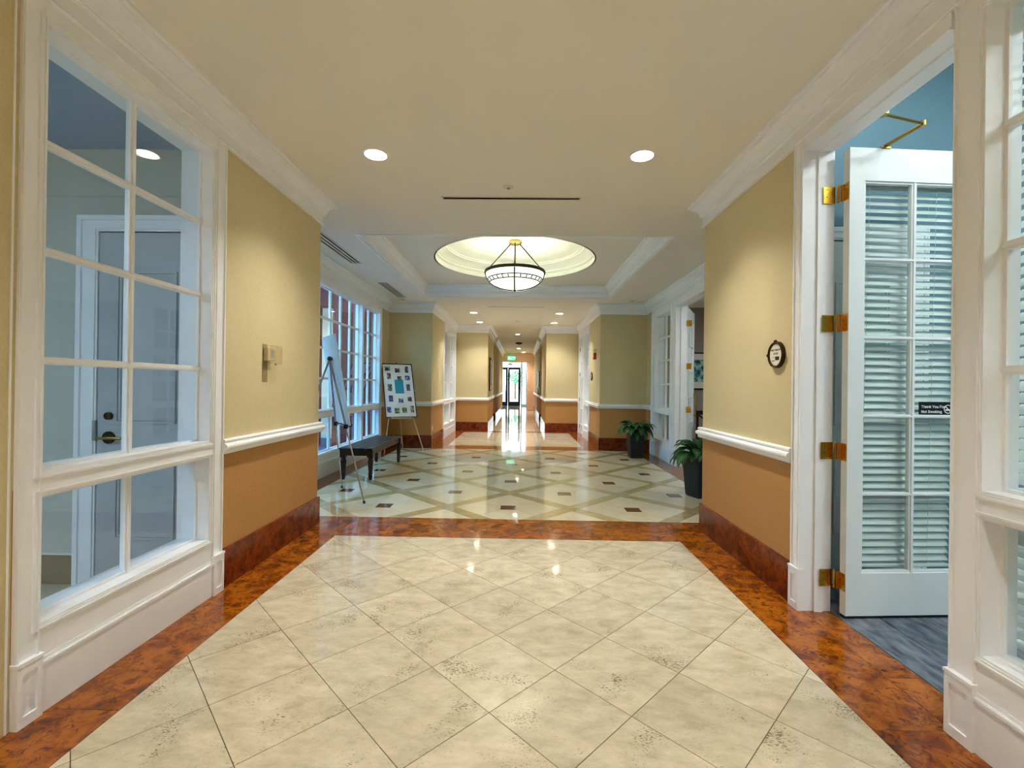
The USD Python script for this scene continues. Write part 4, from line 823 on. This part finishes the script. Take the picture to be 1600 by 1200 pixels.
def treadmill(x, y, rz, label):
    t = thing('treadmill', label, 'treadmill', (x, y, 0), rz, group='fitness room treadmills')
    obj('deck', bev(-.40, .40, -.9, .9, .05, .18, .02), 'grey_plastic', t); obj('belt', bx(-.26, .26, -.85, .80, .18, .186), 'black_plastic', t); obj('side_rail', [bev(-.40, -.27, -.88, .85, .18, .20, .006), bev(.27, .40, -.88, .85, .18, .20, .006)], 'deck_blue', t)
    obj('foot', [bx(sx*.36-.03, sx*.36+.03, sy*.8-.04, sy*.8+.04, -.004, .06) for sx in (-1, 1) for sy in (-1, 1)], 'black_plastic', t)
    obj('motor_hood', bev(-.38, .38, .55, .95, .18, .30, .04), 'deck_blue', t)
    for s in (-.36, .36):
        obj('upright', tube([(s, .70, .2), (s, .62, .8), (s, .50, 1.18)], .035), 'black_metal', t); obj('handrail', tube([(s, .52, 1.05), (s, .25, 1.0), (s, -.05, .92)], .022), 'black_plastic', t)
    obj('console', bev(-.40, .40, .42, .60, 1.12, 1.42, .03), 'black_plastic', t); obj('screen', bx(-.2, .2, .415, .422, 1.2, 1.38), 'grey_plastic', t)
tm = treadmill(-3.75, 6.55, 200, 'grey and blue treadmill nearest the lobby windows')
dup(stage.GetPrimAtPath('/World/treadmill'), (-4.9, 6.9, 0), 'grey and blue treadmill behind the nearest one', 200)
dup(stage.GetPrimAtPath('/World/treadmill'), (-6.3, 7.6, 0), 'grey and blue treadmill deep in the fitness room', 200)
bl_ = one('exercise_ball', trimesh.creation.icosphere(3, .28).apply_translation([-4.75, 8.6, 1.50]), 'ball_pink', 'pale pink exercise ball on the fitness room rack', 'ball', smooth=True)
rk = thing('ball_rack', 'black metal rack holding the pink exercise ball', 'rack', (-4.75, 8.6, 0)); obj('post', [tube([(sx*.25, sy*.25, 0), (sx*.22, sy*.22, 1.2)], .02) for sx in (-1, 1) for sy in (-1, 1)], 'black_metal', rk); obj('shelf', tube([(.22*math.cos(a), .22*math.sin(a), 1.27) for a in np.linspace(0, 2*PI, 33)], .02), 'black_metal', rk)
# ---------------------------------------------------------------- exit end
room_lab = 'exit vestibule at the far end'
vx0, vx1 = -2.6, 1.6
one('wall_side', wallx(sbox(YE+.15, 0, YD, 3.04), vx0-.1, vx0), 'white_paint', 'left wall of the '+room_lab, 'wall', kind='structure'); one('wall_side', wallx(sbox(YE+.15, 0, YD, 3.04), vx1, vx1+.1), 'white_paint', 'right wall of the '+room_lab, 'wall', kind='structure')
one('ceiling', plate(sbox(vx0-.1, YE+.1, vx1+.1, YD+.2), 3.04, 3.07), 'white_paint', 'ceiling of the '+room_lab, 'ceiling', kind='structure'); one('floor', plate(sbox(vx0-.1, YE+.2, vx1+.1, YD+.2), -.05, 0), 'travertine_lobby', 'polished floor of the '+room_lab, 'floor', kind='structure')
one('wall_far', wally(sbox(NL-1.8, 0, NL-.3, 3.04), YE, YE+.15), 'white_paint', 'left wing of the vestibule wall', 'wall', kind='structure'); one('wall_far', wally(sbox(NR+.3, 0, NR+1.1, 3.04), YE, YE+.15), 'white_paint', 'right wing of the vestibule wall', 'wall', kind='structure')
one('wall_far', wally(sbox(vx0, 0, vx1, 3.04).difference(unary_union([sbox(-2.4, 0, .02, 2.93), sbox(.12, .12, .36, 2.93)])), YD, YD+.15), 'white_paint', 'white end wall around the exit doors', 'wall', kind='structure')
DN[0] += 1
ed = tag(UsdGeom.Xform.Define(stage, '/World/door_%d' % (DN[0]+1)).GetPrim(), 'dark framed double glass exit doors against bright daylight', 'door', kind='structure')
for a, b in ((-2.38, -1.62), (-1.60, -.82), (-.80, -.0)):
    obj('leaf_frame', wally(sbox(a, 0, b, 2.44).difference(sbox(a+.11, .26, b-.13, 2.34)), YD+.02, YD+.07), 'dark_green_metal', ed); obj('pane', wally(sbox(a+.11, .26, b-.13, 2.34), YD+.042, YD+.048), 'pane_glass', ed)
    obj('push_bar', tube([(a+.08, YD-.02, 1.0), (b-.08, YD-.02, 1.0)], .018), 'steel', ed)
obj('transom_pane', wally(sbox(-2.38, 2.5, 0, 2.92), YD+.042, YD+.048), 'pane_glass', ed); obj('transom_bar', wally(sbox(-2.4, 2.44, .02, 2.5), YD+.02, YD+.08), 'white_paint', ed)
one('window_8', wally(sbox(.12, .12, .36, 2.93), YD+.042, YD+.048), 'pane_glass', 'narrow sidelight pane right of the exit doors', 'window', kind='structure')
panel_door('warm lit panelled door beside the exit opening', .37, .71, YE-.002, 2.50, None, cas=.03, m='peach_paint', panels=((.25, .85), (1.0, 2.3)))
ex = thing('exit_sign', 'green lit EXIT sign hanging before the far opening', 'sign', (-.515, YE-.12, 2.75))
obj('panel', bev(-.19, .19, -.02, .02, -.11, .11, .004), 'exit_green', ex); obj('lettering', [flat_text('EXIT', .13, -.16, -.065, -.021, .002)], 'exit_white', ex); obj('stem', cyl((0, 0, .11), (0, 0, .29), .012), 'white_plastic', ex)
vp = thing('vestibule_pendant', 'small dark hanging lamp in the bright vestibule', 'pendant light', (-.62, 27.3, 0)); obj('stem', cyl((0, 0, 2.62), (0, 0, 3.04), .012), 'black_metal', vp); obj('arm', [tube([(0, 0, 2.62), (.12*math.cos(a), .12*math.sin(a), 2.52), (.2*math.cos(a), .2*math.sin(a), 2.56)], .012) for a in np.arange(0, 6.2, PI/3)], 'black_metal', vp); obj('shade', lathe([(.05, 2.62), (.2, 2.56), (.205, 2.555), (.05, 2.615), (.05, 2.62)], 20), 'grey_plastic', vp)
one('ground', plate(sbox(-60, YD+.2, 60, 120), -.1, -.02), 'paving', 'pale paving outside the exit doors', 'ground', kind='structure')
rg = np.random.default_rng(5)
bu = thing('tree', 'small green tree outside the exit doors', 'tree', (-.5, 44, 0))
obj('trunk', cyl((0, 0, -.02), (0, 0, 1.6), .09, 12, .06), 'bark', bu)
lf = []
for k in range(420):
    d = rg.normal(size=3); d /= np.linalg.norm(d); p = d*np.array([.9, .9, .75])*rg.uniform(.5, 1)+[0, 0, 2.1]; q = trimesh.Trimesh(np.array([[-.12, 0, 0], [0, -.05, .03], [.12, 0, 0], [0, .05, .03]]), [[0, 1, 2], [0, 2, 3]], process=False); q.apply_transform(trimesh.transformations.random_rotation_matrix(rg.uniform(size=3))); q.apply_translation(p); lf.append(q)
obj('crown', lf, 'bush_leaf', bu)
